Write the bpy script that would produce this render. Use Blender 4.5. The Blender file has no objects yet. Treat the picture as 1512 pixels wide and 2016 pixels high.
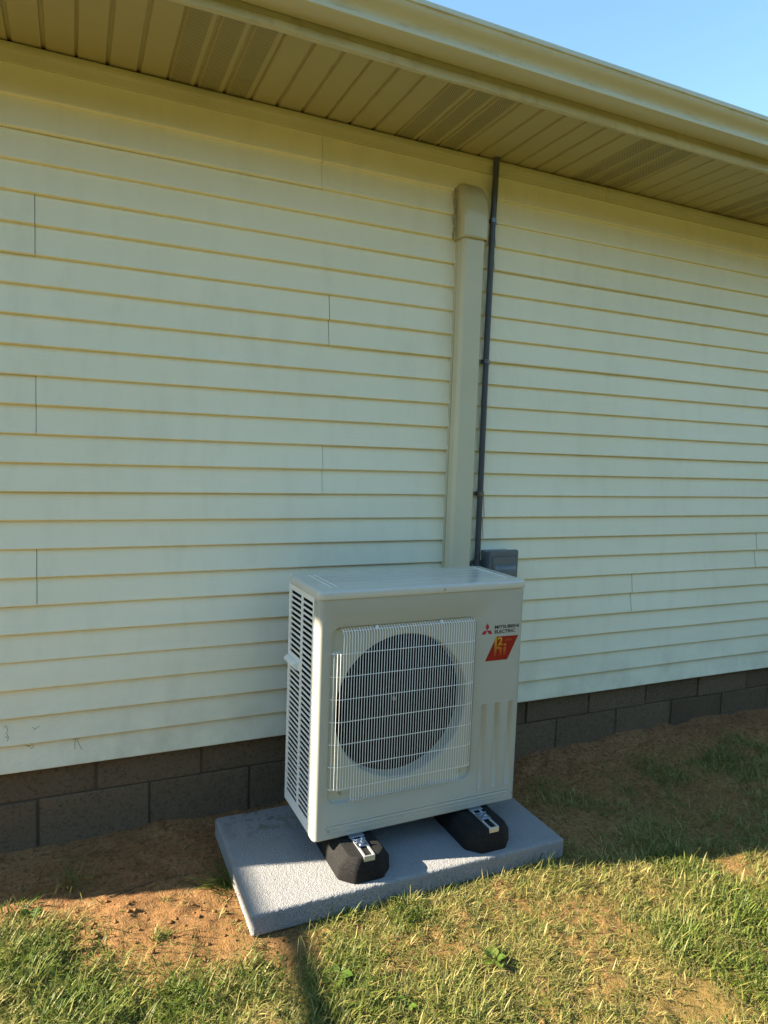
import bpy, bmesh, math, random
import numpy as np
from mathutils import Vector, Matrix

S = bpy.context.scene
COL = S.collection
random.seed(7)
RNG = np.random.default_rng(11)

# ------------------------------------------------------------------ camera
CAM_POS = np.array([0.0, -2.7256, 1.2038])
YAW, PITCH, ROLL, FPX = 0.4251, -0.0879, 0.0360, 1356.5


def cam_axes():
    cy, sy, cp, sp = math.cos(YAW), math.sin(YAW), math.cos(PITCH), math.sin(PITCH)
    f = np.array([sy * cp, cy * cp, sp])
    r = np.array([cy, -sy, 0.0])
    u = np.cross(r, f)
    cr, sr = math.cos(ROLL), math.sin(ROLL)
    return r * cr + u * sr, u * cr - r * sr, f


AX, AY, AF = cam_axes()
cd = bpy.data.cameras.new('camera')
cam = bpy.data.objects.new('camera', cd)
COL.objects.link(cam)
cam.matrix_world = Matrix(((AX[0], AY[0], -AF[0], CAM_POS[0]),
                           (AX[1], AY[1], -AF[1], CAM_POS[1]),
                           (AX[2], AY[2], -AF[2], CAM_POS[2]), (0, 0, 0, 1)))
cd.sensor_fit = 'HORIZONTAL'
cd.sensor_width = 36.0
cd.lens = 36.0 * FPX / 1512.0
cd.clip_start = 0.05
cd.clip_end = 2000
S.camera = cam

# ------------------------------------------------------------------ light
SUN_EL = math.radians(27.5)
SUN_SL = 0.250            # the sun comes from -x, slightly from behind the house
world = bpy.data.worlds.new('World')
S.world = world
world.use_nodes = True
wn = world.node_tree.nodes
sky = wn.new('ShaderNodeTexSky')
sky.sky_type = 'NISHITA'
sky.sun_disc = False
sky.sun_elevation = SUN_EL
sky.sun_rotation = math.atan2(-1.0, SUN_SL)
sky.air_density = 2.0
sky.dust_density = 0.0
sky.ozone_density = 7.0
world.node_tree.links.new(sky.outputs[0], wn['Background'].inputs[0])
wn['Background'].inputs[1].default_value = 0.075
sd = bpy.data.lights.new('sun', 'SUN')
sd.energy = 5.0
sd.angle = math.radians(0.55)
sd.color = (1.0, 0.89, 0.71)
sun = bpy.data.objects.new('sun', sd)
COL.objects.link(sun)
tv = Vector((1.0, -SUN_SL, 0)).normalized() * math.cos(SUN_EL)
tv.z = -math.sin(SUN_EL)
sun.rotation_euler = tv.to_track_quat('-Z', 'Y').to_euler()
sun.location = (-6, 2, 6)
S.view_settings.view_transform = 'Standard'
S.view_settings.look = 'None'
S.view_settings.gamma = 1.0
S.view_settings.use_curve_mapping = False
S.view_settings.exposure = 2.12
S.cycles.max_bounces = 8
S.cycles.diffuse_bounces = 5
S.cycles.use_denoising = True


# ------------------------------------------------------------------ helpers
def ray_z(px, py, z):
    v = AX * (px - 756) / FPX - AY * (py - 1008) / FPX + AF
    t = (z - CAM_POS[2]) / v[2]
    return CAM_POS + t * v


def lattice(ix, iy, iz, seed):
    h = (ix * 374761393 + iy * 668265263 + iz * 2147483647 + seed * 1274126177) & 0xFFFFFFFF
    h = ((h ^ (h >> 13)) * 1274126177) & 0xFFFFFFFF
    h = h ^ (h >> 16)
    return (h & 0xFFFF) / 65535.0


def vnoise(x, y, z=None, seed=0):
    x = np.asarray(x, float)
    y = np.asarray(y, float)
    z = np.zeros_like(x) if z is None else np.asarray(z, float)
    fx, fy, fz = np.floor(x), np.floor(y), np.floor(z)
    ix, iy, iz = fx.astype(np.int64), fy.astype(np.int64), fz.astype(np.int64)
    u, v, w = x - fx, y - fy, z - fz
    u, v, w = u * u * (3 - 2 * u), v * v * (3 - 2 * v), w * w * (3 - 2 * w)
    r = 0
    for a in (0, 1):
        for b in (0, 1):
            for c in (0, 1):
                r = r + lattice(ix + a, iy + b, iz + c, seed) * (u if a else 1 - u) * (v if b else 1 - v) * (w if c else 1 - w)
    return r * 2 - 1


def fbm(x, y, z=None, seed=0, octv=3):
    r, a, f = 0, 1.0, 1.0
    for i in range(octv):
        r = r + a * vnoise(np.asarray(x) * f, np.asarray(y) * f, None if z is None else np.asarray(z) * f, seed + i * 17)
        a *= .5
        f *= 2.03
    return r


def sstep(a, b, x):
    t = np.clip((x - a) / (b - a), 0, 1)
    return t * t * (3 - 2 * t)


class MB:
    def __init__(s):
        s.v, s.f = [], []

    def add(s, vs, fs):
        n = len(s.v)
        s.v += [tuple(p) for p in vs]
        s.f += [tuple(i + n for i in f) for f in fs]
        return s

    def box(s, x0, x1, y0, y1, z0, z1, b=0.0):
        """box with chamfered edges of size b"""
        if b <= 0:
            vs = [(x, y, z) for z in (z0, z1) for y in (y0, y1) for x in (x0, x1)]
            return s.add(vs, [(0, 2, 3, 1), (4, 5, 7, 6), (0, 1, 5, 4), (2, 6, 7, 3), (0, 4, 6, 2), (1, 3, 7, 5)])
        vs, idx = [], {}
        for i, x in enumerate((x0, x1)):
            for j, y in enumerate((y0, y1)):
                for k, z in enumerate((z0, z1)):
                    sx, sy, sz = (1 - 2 * i) * b, (1 - 2 * j) * b, (1 - 2 * k) * b
                    idx[i, j, k, 0] = len(vs); vs.append((x, y + sy, z + sz))
                    idx[i, j, k, 1] = len(vs); vs.append((x + sx, y, z + sz))
                    idx[i, j, k, 2] = len(vs); vs.append((x + sx, y + sy, z))
        g = lambda i, j, k, a: idx[i, j, k, a]
        fs = []
        for i in (0, 1):
            fs.append([g(i, 0, 0, 0), g(i, 1, 0, 0), g(i, 1, 1, 0), g(i, 0, 1, 0)])
            fs.append([g(0, i, 0, 1), g(1, i, 0, 1), g(1, i, 1, 1), g(0, i, 1, 1)])
            fs.append([g(0, 0, i, 2), g(1, 0, i, 2), g(1, 1, i, 2), g(0, 1, i, 2)])
        for a in (0, 1):
            for c in (0, 1):
                fs.append([g(0, a, c, 1), g(1, a, c, 1), g(1, a, c, 2), g(0, a, c, 2)])
                fs.append([g(a, 0, c, 0), g(a, 1, c, 0), g(a, 1, c, 2), g(a, 0, c, 2)])
                fs.append([g(a, c, 0, 0), g(a, c, 1, 0), g(a, c, 1, 1), g(a, c, 0, 1)])
        for i in (0, 1):
            for j in (0, 1):
                for k in (0, 1):
                    fs.append([g(i, j, k, 0), g(i, j, k, 1), g(i, j, k, 2)])
        return s.add(vs, fs)

    def loops(s, rings, closed=True, cap0=False, cap1=False):
        """skin a list of equally long point rings"""
        n = len(rings[0])
        vs = [p for r in rings for p in r]
        fs = []
        for i in range(len(rings) - 1):
            for j in range(n if closed else n - 1):
                k = (j + 1) % n
                fs.append((i * n + j, i * n + k, (i + 1) * n + k, (i + 1) * n + j))
        if cap0:
            fs.append(tuple(range(n))[::-1])
        if cap1:
            fs.append(tuple((len(rings) - 1) * n + j for j in range(n)))
        return s.add(vs, fs)

    def tube(s, path, r, n=8, caps=True):
        path = [Vector(p) for p in path]
        rings = []
        up = None
        for i, p in enumerate(path):
            d = (path[min(i + 1, len(path) - 1)] - path[max(i - 1, 0)]).normalized()
            if up is None:
                up = Vector((0, 0, 1)) if abs(d.z) < .9 else Vector((1, 0, 0))
            a = d.cross(up).normalized()
            b = a.cross(d).normalized()
            up = b
            rr = r[i] if isinstance(r, (list, tuple)) else r
            rings.append([p + a * math.cos(t) * rr + b * math.sin(t) * rr for t in [2 * math.pi * k / n for k in range(n)]])
        return s.loops(rings, True, caps, caps)

    def cyl(s, p0, p1, r, n=12, b=0.0):
        p0, p1 = Vector(p0), Vector(p1)
        if b:
            d = (p1 - p0).normalized()
            return s.tube([p0, p0 + d * b, p1 - d * b, p1], [r - b, r, r, r - b], n)
        return s.tube([p0, p1], r, n)

    def prism(s, poly, axis, a, b, caps=True):
        """closed polygon of 2D points extruded along an axis"""
        def P(q, t):
            return (t, q[0], q[1]) if axis == 'x' else (q[0], t, q[1]) if axis == 'y' else (q[0], q[1], t)
        return s.loops([[P(q, a) for q in poly], [P(q, b) for q in poly]], True, caps, caps)

    def build(s, name, mat, parent=None, smooth=False, fix=True):
        m = bpy.data.meshes.new(name)
        m.from_pydata(s.v, [], s.f)
        if fix:
            bm = bmesh.new()
            bm.from_mesh(m)
            bmesh.ops.recalc_face_normals(bm, faces=bm.faces)
            bm.to_mesh(m)
            bm.free()
        m.update()
        return link(name, m, mat, parent, smooth)


def link(name, m, mat, parent=None, smooth=False):
    if mat is not None and not m.materials:
        m.materials.append(mat)
    o = bpy.data.objects.new(name, m)
    COL.objects.link(o)
    if parent is not None:
        o.parent = parent
    if smooth:
        m.shade_smooth()
        if smooth != 'all':
            m.set_sharp_from_angle(angle=math.radians(38 if smooth is True else smooth))
    return o


def np_mesh(name, verts, quads=None, tris=None, mat=None, parent=None, smooth=False):
    m = bpy.data.meshes.new(name)
    nv = len(verts)
    m.vertices.add(nv)
    m.vertices.foreach_set('co', np.asarray(verts, np.float32).ravel())
    loops, starts, tot = [], [], 0
    if quads is not None and len(quads):
        loops.append(np.asarray(quads, np.int32).ravel())
        starts.append(np.arange(len(quads)) * 4)
        tot += len(quads) * 4
    if tris is not None and len(tris):
        loops.append(np.asarray(tris, np.int32).ravel())
        starts.append(tot + np.arange(len(tris)) * 3)
    lp = np.concatenate(loops)
    st = np.concatenate(starts).astype(np.int32)
    m.loops.add(len(lp))
    m.loops.foreach_set('vertex_index', lp)
    m.polygons.add(len(st))
    m.polygons.foreach_set('loop_start', st)
    m.update(calc_edges=True)
    m.validate()
    return link(name, m, mat, parent, 'all' if smooth else False)


def empty(name, loc=(0, 0, 0), rz=0.0):
    o = bpy.data.objects.new(name, None)
    o.empty_display_size = .1
    COL.objects.link(o)
    o.location = loc
    o.rotation_euler = (0, 0, rz)
    return o


def sub(name, parent):
    o = bpy.data.objects.new(name, None)
    o.empty_display_size = .1
    COL.objects.link(o)
    o.parent = parent
    return o


def tag(o, label=None, cat=None, group=None, kind=None):
    if label:
        o['label'] = label
    if cat:
        o['category'] = cat
    if group:
        o['group'] = group
    if kind:
        o['kind'] = kind
    return o


# ------------------------------------------------------------------ materials
class NT:
    def __init__(s, name):
        s.m = bpy.data.materials.new(name)
        s.m.use_nodes = True
        s.t = s.m.node_tree
        s.b = s.t.nodes['Principled BSDF']
        s.out = s.t.nodes['Material Output']

    def n(s, typ, **kw):
        nd = s.t.nodes.new('ShaderNode' + typ)
        ins = kw.pop('ins', {})
        for k, v in kw.items():
            setattr(nd, k, v)
        for k, v in ins.items():
            s.set(nd.inputs[k], v)
        return nd

    def set(s, sock, v):
        if hasattr(v, 'is_output') or isinstance(v, bpy.types.NodeSocket):
            s.t.links.new(v, sock)
        else:
            sock.default_value = v

    def coord(s, scale=(1, 1, 1), which='Object'):
        c = s.n('TexCoord')
        mp = s.n('Mapping', ins={'Vector': c.outputs[which], 'Scale': scale})
        return mp.outputs[0]

    def noise(s, vec, scale, detail=3, rough=.55, dist=0.0):
        return s.n('TexNoise', ins={'Vector': vec, 'Scale': scale, 'Detail': detail, 'Roughness': rough, 'Distortion': dist}).outputs[0]

    def ramp(s, fac, stops):
        r = s.n('ValToRGB', ins={'Fac': fac})
        e = r.color_ramp.elements
        while len(e) < len(stops):
            e.new(.5)
        for i, (p, c) in enumerate(stops):
            e[i].position = p
            e[i].color = (*c, 1) if len(c) == 3 else c
        return r.outputs[0]

    def mix(s, fac, a, b, typ='MIX'):
        nd = s.n('Mix', data_type='RGBA', blend_type=typ)
        s.set(nd.inputs[0], fac)
        s.set(nd.inputs[6], a if not isinstance(a, tuple) else (*a, 1))
        s.set(nd.inputs[7], b if not isinstance(b, tuple) else (*b, 1))
        return nd.outputs[2]

    def math(s, op, a, b=0.0, clamp=False):
        nd = s.n('Math', operation=op, use_clamp=clamp)
        s.set(nd.inputs[0], a)
        s.set(nd.inputs[1], b)
        return nd.outputs[0]

    def bump(s, h, strength=.3, dist=.002, normal=None):
        ins = {'Height': h, 'Strength': strength, 'Distance': dist}
        if normal is not None:
            ins['Normal'] = normal
        return s.n('Bump', ins=ins).outputs[0]

    def fin(s, color=None, rough=.5, normal=None, metal=0.0, spec=.5):
        if color is not None:
            s.set(s.b.inputs['Base Color'], color if not isinstance(color, tuple) else (*color, 1))
        s.set(s.b.inputs['Roughness'], rough)
        s.b.inputs['Metallic'].default_value = metal
        s.b.inputs['Specular IOR Level'].default_value = spec
        if normal is not None:
            s.t.links.new(normal, s.b.inputs['Normal'])
        return s.m


def painted(name, col, rough=.4, var=.06, bump=.05, scale=30, spec=.5, stain=None, metal=0.0):
    k = NT(name)
    v = k.coord()
    n1 = k.noise(v, scale * .12, 4)
    n2 = k.noise(v, scale * 8, 2)
    dark = tuple(c * (1 - var * 2.2) for c in col)
    c = k.mix(k.ramp(n1, [(.35, (0, 0, 0)), (.68, (1, 1, 1))]), dark, col)
    if stain:
        n3 = k.noise(v, scale * .5, 6, .65)
        c = k.mix(k.math('MULTIPLY', k.ramp(n3, [(.55, (0, 0, 0)), (.75, (1, 1, 1))]), stain[1]), c, stain[0])
    rr = k.math('ADD', k.math('MULTIPLY', n1, .14), rough - .07)
    return k.fin(c, rr, k.bump(n2, bump, .001), metal, spec)


def mat_siding():
    k = NT('siding_vinyl')
    v = k.coord()
    grain = k.noise(k.coord((7, 20, 190)), 1.0, 4, .6)
    grain2 = k.noise(k.coord((30, 30, 420)), 1.0, 2, .5)
    big = k.noise(v, 1.1, 4, .6)
    col = k.mix(k.ramp(big, [(.3, (0, 0, 0)), (.7, (1, 1, 1))]), (.83, .79, .575), (.89, .85, .64))
    rnd = k.n('ObjectInfo').outputs['Random']
    col = k.mix(k.math('MULTIPLY', rnd, .35), col, (.86, .815, .60))
    # settled dirt and splash marks, more towards the ground on the left
    geo = k.n('SeparateXYZ', ins={'Vector': v})
    low = k.ramp(geo.outputs[2], [(0.0, (1, 1, 1)), (.32, (.0, .0, .0))])
    lowx = k.ramp(k.math('ADD', k.math('MULTIPLY', geo.outputs[0], -.45), .55), [(.1, (.12, .12, .12)), (.75, (1, 1, 1))])
    sp = k.noise(v, 120, 3, .7)
    spk = k.ramp(sp, [(.66, (0, 0, 0)), (.72, (1, 1, 1))])
    f = k.math('MULTIPLY', k.math('MULTIPLY', low, lowx), spk)
    col = k.mix(k.math('MULTIPLY', f, .75), col, (.12, .09, .055))
    film = k.noise(v, 5, 5, .7)
    col = k.mix(k.math('MULTIPLY', k.math('MULTIPLY', low, k.ramp(film, [(.4, (0, 0, 0)), (.75, (1, 1, 1))])), .45), col, (.36, .32, .22))
    st = k.noise(k.coord((9, 9, 2.2)), 1.0, 5, .65)
    col = k.mix(k.math('MULTIPLY', k.ramp(st, [(.5, (0, 0, 0)), (.8, (1, 1, 1))]), .22), col, (.46, .45, .33))
    b1 = k.bump(grain, .5, .0012)
    b2 = k.bump(grain2, .3, .0007, b1)
    return k.fin(col, .46, b2, 0, .42)


def mat_soffit(perf):
    k = NT('soffit_perforated' if perf else 'soffit_solid')
    v = k.coord()
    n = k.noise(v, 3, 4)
    col = k.mix(n, (.37, .32, .14), (.44, .385, .18))  # cream vinyl darkened to olive, putting the eave's shade into the colour
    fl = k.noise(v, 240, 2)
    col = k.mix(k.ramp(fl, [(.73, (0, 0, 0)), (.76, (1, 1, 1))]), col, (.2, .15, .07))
    mt = k.fin(col, .5, k.bump(k.noise(v, 600, 2), .08, .0006))
    if perf:
        # punched round holes in a staggered grid, three fields of each panel
        sx = k.n('SeparateXYZ', ins={'Vector': v})
        x, y = sx.outputs[0], sx.outputs[1]
        P = .0092
        row = k.math('FLOOR', k.math('DIVIDE', y, P * .5))
        xo = k.math('ADD', k.math('DIVIDE', x, P), k.math('MULTIPLY', k.math('MODULO', k.math('ABSOLUTE', row), 2.0), .5))
        fx = k.math('SUBTRACT', k.math('FRACT', xo), .5)
        fy = k.math('SUBTRACT', k.math('FRACT', k.math('DIVIDE', y, P * .5)), .5)
        d = k.math('SQRT', k.math('ADD', k.math('POWER', fx, 2.0), k.math('POWER', k.math('MULTIPLY', fy, .5), 2.0)))
        hole = k.math('LESS_THAN', d, .22)
        lx = k.math('FRACT', k.math('DIVIDE', x, .1016))
        inside = k.math('MULTIPLY', k.math('GREATER_THAN', lx, .17), k.math('LESS_THAN', lx, .83))
        hole = k.math('MULTIPLY', hole, inside)
        tr = k.n('BsdfTransparent')
        mx = k.n('MixShader', ins={'Fac': hole})
        k.t.links.new(k.b.outputs[0], mx.inputs[1])
        k.t.links.new(tr.outputs[0], mx.inputs[2])
        k.t.links.new(mx.outputs[0], k.out.inputs[0])
    return mt


def mat_gutter():
    k = NT('gutter_enamel')
    v = k.coord()
    n = k.noise(k.coord((1.2, 9, 9)), 1.0, 5, .6)
    n2 = k.noise(k.coord((9, 40, 40)), 1.0, 5, .7)
    base = k.mix(n, (.55, .53, .36), (.63, .61, .44))
    stain = k.ramp(n2, [(.48, (0, 0, 0)), (.74, (1, 1, 1))])
    geo = k.n('SeparateXYZ', ins={'Vector': v})
    # old drip stains run in two bands: under the front hem and along the lower bead
    z = geo.outputs[2]
    band = k.math('ADD', k.ramp(k.math('MULTIPLY', k.math('SUBTRACT', z, 2.545), 10.0), [(.1, (.0, .0, .0)), (.16, (1, 1, 1)), (.40, (.1, .1, .1)), (1.0, (0, 0, 0))]),
                  k.ramp(k.math('MULTIPLY', k.math('SUBTRACT', z, 2.545), 10.0), [(.55, (0, 0, 0)), (.72, (.75, .75, .75)), (.79, (0, 0, 0))]))
    f = k.math('MULTIPLY', k.math('MULTIPLY', band, stain), .8)
    col = k.mix(f, base, (.36, .26, .09))
    speck = k.ramp(k.noise(v, 260, 2), [(.70, (0, 0, 0)), (.75, (1, 1, 1))])
    col = k.mix(k.math('MULTIPLY', speck, .5), col, (.17, .13, .05))
    return k.fin(col, .42, k.bump(k.noise(v, 500, 2), .06, .0006))


def mat_block():
    k = NT('concrete_block')
    v = k.coord()
    n = k.noise(v, 95, 5, .75)
    n2 = k.noise(v, 5, 4, .6)
    rnd = k.n('ObjectInfo').outputs['Random']
    col = k.mix(n2, (.105, .070, .040), (.21, .145, .085))
    col = k.mix(k.math('MULTIPLY', rnd, .9), col, (.24, .17, .10))
    col = k.mix(k.ramp(n, [(.3, (.75, .75, .75)), (.5, (0, 0, 0))]), col, (.04, .032, .024))
    ef = k.ramp(k.noise(v, 14, 5, .7), [(.62, (0, 0, 0)), (.8, (1, 1, 1))])
    col = k.mix(k.math('MULTIPLY', ef, .35), col, (.24, .215, .18))
    return k.fin(col, .95, k.bump(n, 1.0, .012), 0, .12)


def mat_pad():
    k = NT('pad_composite')
    v = k.coord()
    n = k.noise(v, 210, 3, .65)
    big = k.noise(v, 4, 4, .6)
    col = k.mix(n, (.27, .262, .256), (.42, .412, .40))
    col = k.mix(k.ramp(big, [(.35, (.0, .0, .0)), (.75, (.5, .5, .5))]), col, (.28, .275, .265))
    col = k.mix(k.ramp(n, [(.30, (.8, .8, .8)), (.42, (0, 0, 0))]), col, (.10, .098, .095))
    # mud splashed at the back left corner
    dv = k.n('VectorMath', operation='DISTANCE', ins={0: v, 1: (-.44, .25, .075)})
    mud = k.math('MULTIPLY', k.ramp(dv.outputs['Value'], [(.0, (1, 1, 1)), (.2, (0, 0, 0))]), k.ramp(k.noise(v, 22, 4), [(.52, (0, 0, 0)), (.60, (1, 1, 1))]))
    col = k.mix(k.math('MULTIPLY', mud, .8), col, (.13, .10, .055))
    return k.fin(col, .85, k.bump(n, 1.0, .009), 0, .25)


def mat_soil():
    k = NT('soil')
    v = k.coord()
    n = k.noise(v, 2.2, 5, .6)
    n2 = k.noise(v, 60, 5, .7)
    col = k.mix(k.ramp(n, [(.3, (0, 0, 0)), (.7, (1, 1, 1))]), (.225, .108, .043), (.36, .185, .078))
    col = k.mix(k.ramp(n2, [(.36, (1, 1, 1)), (.52, (0, 0, 0))]), col, (.13, .068, .030))
    col = k.mix(k.ramp(n2, [(.6, (0, 0, 0)), (.75, (.7, .7, .7))]), col, (.50, .31, .155))
    # lawn cover, far from the house, reads as grass colour
    geo = k.n('SeparateXYZ', ins={'Vector': v})
    far = k.ramp(k.math('MULTIPLY', k.math('ADD', geo.outputs[1], k.math('MULTIPLY', n, -.8)), -.1), [(.06, (0, 0, 0)), (.26, (1, 1, 1))])
    gcol = k.mix(k.noise(v, 7, 6, .75), (.055, .068, .010), (.14, .122, .026))
    col = k.mix(k.math('MULTIPLY', far, .88), col, gcol)
    h = k.math('ADD', k.math('MULTIPLY', n2, .7), k.noise(v, 190, 3, .6))
    return k.fin(col, .95, k.bump(h, .9, .006), 0, .1)


def mat_grass(name, g0, g1, straw):
    k = NT(name)
    a = k.n('Attribute', attribute_name='tint').outputs['Fac']
    b = k.n('Attribute', attribute_name='dry').outputs['Fac']
    col = k.mix(b, k.mix(a, g0, g1), straw)
    k.fin(col, .5, None, 0, .22)
    tl = k.n('BsdfTranslucent')
    k.t.links.new(col, tl.inputs[0])
    mx = k.n('MixShader', ins={'Fac': .22})
    k.t.links.new(k.b.outputs[0], mx.inputs[1])
    k.t.links.new(tl.outputs[0], mx.inputs[2])
    k.t.links.new(mx.outputs[0], k.out.inputs[0])
    return k.m


def mat_rubber():
    k = NT('recycled_rubber')
    v = k.coord()
    n = k.noise(v, 260, 3, .7)
    col = k.mix(k.ramp(n, [(.5, (0, 0, 0)), (.68, (1, 1, 1))]), (.007, .0065, .006), (.034, .029, .024))
    return k.fin(col, .8, k.bump(n, .9, .003), 0, .3)


def flat(name, col, rough=.5, spec=.4):
    k = NT(name)
    n = k.noise(k.coord(), 90, 2)
    return k.fin(k.mix(n, tuple(c * .93 for c in col), col), rough, None, 0, spec)


M = dict(
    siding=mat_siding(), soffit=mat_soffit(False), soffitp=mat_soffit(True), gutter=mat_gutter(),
    trim=painted('trim_vinyl', (.56, .53, .33), .42, .05, .06),
    fascia=painted('fascia_aluminium', (.57, .54, .36), .42, .06, .05, stain=((.30, .22, .08), .5)),
    block=mat_block(), mortar=painted('mortar', (.12, .088, .058), .95, .1, .6, spec=.1),
    sheath=painted('house_sheathing', (.10, .09, .07), .9),
    roof=painted('asphalt_shingle', (.075, .068, .06), .95, .15, .5, 60, .1),
    pad=mat_pad(), soil=mat_soil(), rubber=mat_rubber(),
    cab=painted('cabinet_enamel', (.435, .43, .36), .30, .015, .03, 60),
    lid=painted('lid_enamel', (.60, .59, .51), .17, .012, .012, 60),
    side=painted('side_enamel_lit', (.84, .83, .76), .34, .015, .03, 60),  # cabinet enamel lightened here to carry the bounce light on the left side
    wire=painted('wire_coating', (.86, .85, .79), .35, .01, .0),
    shroud=painted('shroud_enamel', (.50, .485, .38), .33, .02, .02),
    black=flat('fan_black', (.006, .006, .006), .6, .08), cavity=flat('cavity_black', (.004, .004, .004), .9, .1),
    fin=flat('coil_fin', (.005, .006, .007), .7, .08),
    duct=painted('line_cover_plastic', (.61, .585, .42), .36, .03, .03),
    cap=painted('inlet_plastic', (.57, .53, .33), .17, .03, .02),
    pvc=painted('conduit_pvc', (.075, .085, .10), .38, .06, .04),
    box=painted('box_plastic', (.14, .165, .17), .30, .05, .03),
    zinc=painted('zinc_plate', (.42, .46, .52), .30, .1, .04, metal=1.0),
    strap=painted('strap_steel', (.22, .235, .25), .34, .1, .04, metal=1.0),
    alu=painted('aluminium_strut', (.62, .62, .60), .38, .05, .04, metal=.6),
    caulk=painted('caulk', (.40, .37, .22), .7, .15, .4),
    red=flat('print_red', (.42, .012, .03)), ink=flat('print_black', (.012, .012, .014)),
    badge=flat('print_badge_red', (.30, .008, .008), .4),
    orange=flat('print_orange', (.45, .10, .02)),
    timber=painted('weathered_timber', (.22, .17, .12), .85, .12, .4, spec=.2),
    leafmass=painted('tree_foliage', (.055, .075, .018), .7, .3, .5, 8, .2),
    root=flat('dead_root', (.10, .068, .04), .9, .1),
    grass=mat_grass('grass_blade', (.036, .066, .008), (.145, .185, .028), (.44, .345, .125)),
    straw=mat_grass('straw', (.30, .22, .095), (.50, .39, .19), (.14, .08, .035)),
    weed=mat_grass('weed_leaf', (.04, .085, .012), (.11, .17, .025), (.2, .16, .05)),
)

E_ = 0.1016          # one siding course
WX0, WX1 = -1.32, 7.4
RX0, RX1 = -2.98, 7.8
SOF = 2.503


# ------------------------------------------------------------------ ground
PAD = (0.498, 1.700, -0.745, -0.135)        # x0,x1,y0,y1
PAD_TOP, PAD_BOT = -0.240, -0.316


def gz(x, y):
    x = np.asarray(x, float)
    y = np.asarray(y, float)
    z = -.316 + .050 * sstep(1.7, 3.3, x) * sstep(-1.2, -.1, y) - .012 * sstep(.3, -1.0, x) * sstep(-.5, 0, y)
    z = z - .018 * np.clip(-y - 1.2, 0, 30) ** .9
    near = np.exp(-(np.maximum(np.hypot(x - 1.5, y + 1) - 4, 0) / 3) ** 2)
    z = z + near * (.010 * fbm(x * 2.4, y * 2.4, None, 3, 2) + .0085 * fbm(x * 13, y * 13, None, 9, 3) + .0042 * np.abs(fbm(x * 42, y * 42, None, 21, 2)))
    z = z + .018 * sstep(-.10, 0.0, y) * (.6 + .6 * vnoise(x * 6, y * 3, None, 5))
    inpad = sstep(.05, 0.0, np.maximum(np.maximum(PAD[0] - x, x - PAD[1]), np.maximum(PAD[2] - y, y - PAD[3])))
    return z * (1 - inpad) + np.minimum(z, -.3175) * inpad


def axis_pts(a, b, d, lo, hi):
    p = list(np.arange(a, b + 1e-6, d))
    s, q = d, b
    while q < hi:
        s *= 1.16
        q += s
        p.append(q)
    s, q = d, a
    while q > lo:
        s *= 1.16
        q -= s
        p.insert(0, q)
    return np.array(p)


gx = axis_pts(-.6, 3.6, .0105, -420, 420)
gy = axis_pts(-1.9, .03, .0105, -420, 420)
GX, GY = np.meshgrid(gx, gy)
GZ = gz(GX, GY)
nx, ny = len(gx), len(gy)
idx = np.arange(nx * ny).reshape(ny, nx)
quads = np.stack([idx[:-1, :-1], idx[:-1, 1:], idx[1:, 1:], idx[1:, :-1]], -1).reshape(-1, 4)
ground = np_mesh('ground', np.stack([GX, GY, GZ], -1).reshape(-1, 3), quads, None, M['soil'], None, True)
tag(ground, 'bare reddish brown soil and lawn around the house', None, None, 'structure')

# ------------------------------------------------------------------ house
house = empty('house', (0, 0, -.32))
tag(house, 'house with cream vinyl siding, block foundation and overhanging eave', 'house')
HZ = .32          # children are built in world height and shifted by this


def hs(o):
    o.location.z += HZ
    return o


# --- body behind the siding, gable roof
wall = hs(MB().box(WX0 + .03, WX1, .018, 7.0, .05, 2.62).build('wall', M['sheath'], house))


def siding_panel(x0, x1, row, lift):
    """one double course vinyl panel, slightly wavy along its length"""
    n = max(3, int((x1 - x0) / .07))
    xs = np.linspace(x0, x1, n)
    prof = []
    for c in (1, 0):
        zb = (row * 2 + c) * E_
        if c == 1:
            prof += [(-.0022, zb + E_ + .0060), (-.0026, zb + E_ + .0015)]
        prof += [(-.0030, zb + E_ - .0006), (-.0070, zb + E_ * .75), (-.0118, zb + E_ * .42), (-.0168, zb + .0120),
                 (-.0179, zb + .0062), (-.0181, zb + .0042), (-.0174, zb + .0024), (-.0150, zb + .0012), (-.0030, zb - .0002)]
    prof = np.array(prof)
    V = np.zeros((n, len(prof), 3))
    for i, x in enumerate(xs):
        w = fbm(x * .9, row * 7.3, None, 31, 2) * .0011
        d = fbm(np.full(len(prof), x * 1.5), prof[:, 1] * 14 + row, None, 57, 2) * .0019
        out = np.clip((-prof[:, 0] - .002) / .01, 0, 1)
        V[i, :, 0] = x
        V[i, :, 1] = prof[:, 0] - lift - d * (.3 + .7 * out)
        V[i, :, 2] = prof[:, 1] + w
    m = len(prof)
    id_ = np.arange(n * m).reshape(n, m)
    q = np.stack([id_[:-1, :-1], id_[:-1, 1:], id_[1:, 1:], id_[1:, :-1]], -1).reshape(-1, 4)
    verts = V.reshape(-1, 3)
    # end return so that the lap of two panels shows its edge
    ends = []
    for e in (0, n - 1):
        b = verts[id_[e]].copy()
        b[:, 1] += .0022
        k0 = len(verts)
        verts = np.vstack([verts, b])
        r = np.arange(k0, k0 + m)
        ends.append(np.stack([id_[e][:-1], id_[e][1:], r[1:], r[:-1]], -1))
    q = np.vstack([q] + ends)
    o = np_mesh('siding_panel', verts, q, None, M['siding'], wall, True)
    o.data.set_sharp_from_angle(angle=math.radians(50))
    return o


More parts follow.
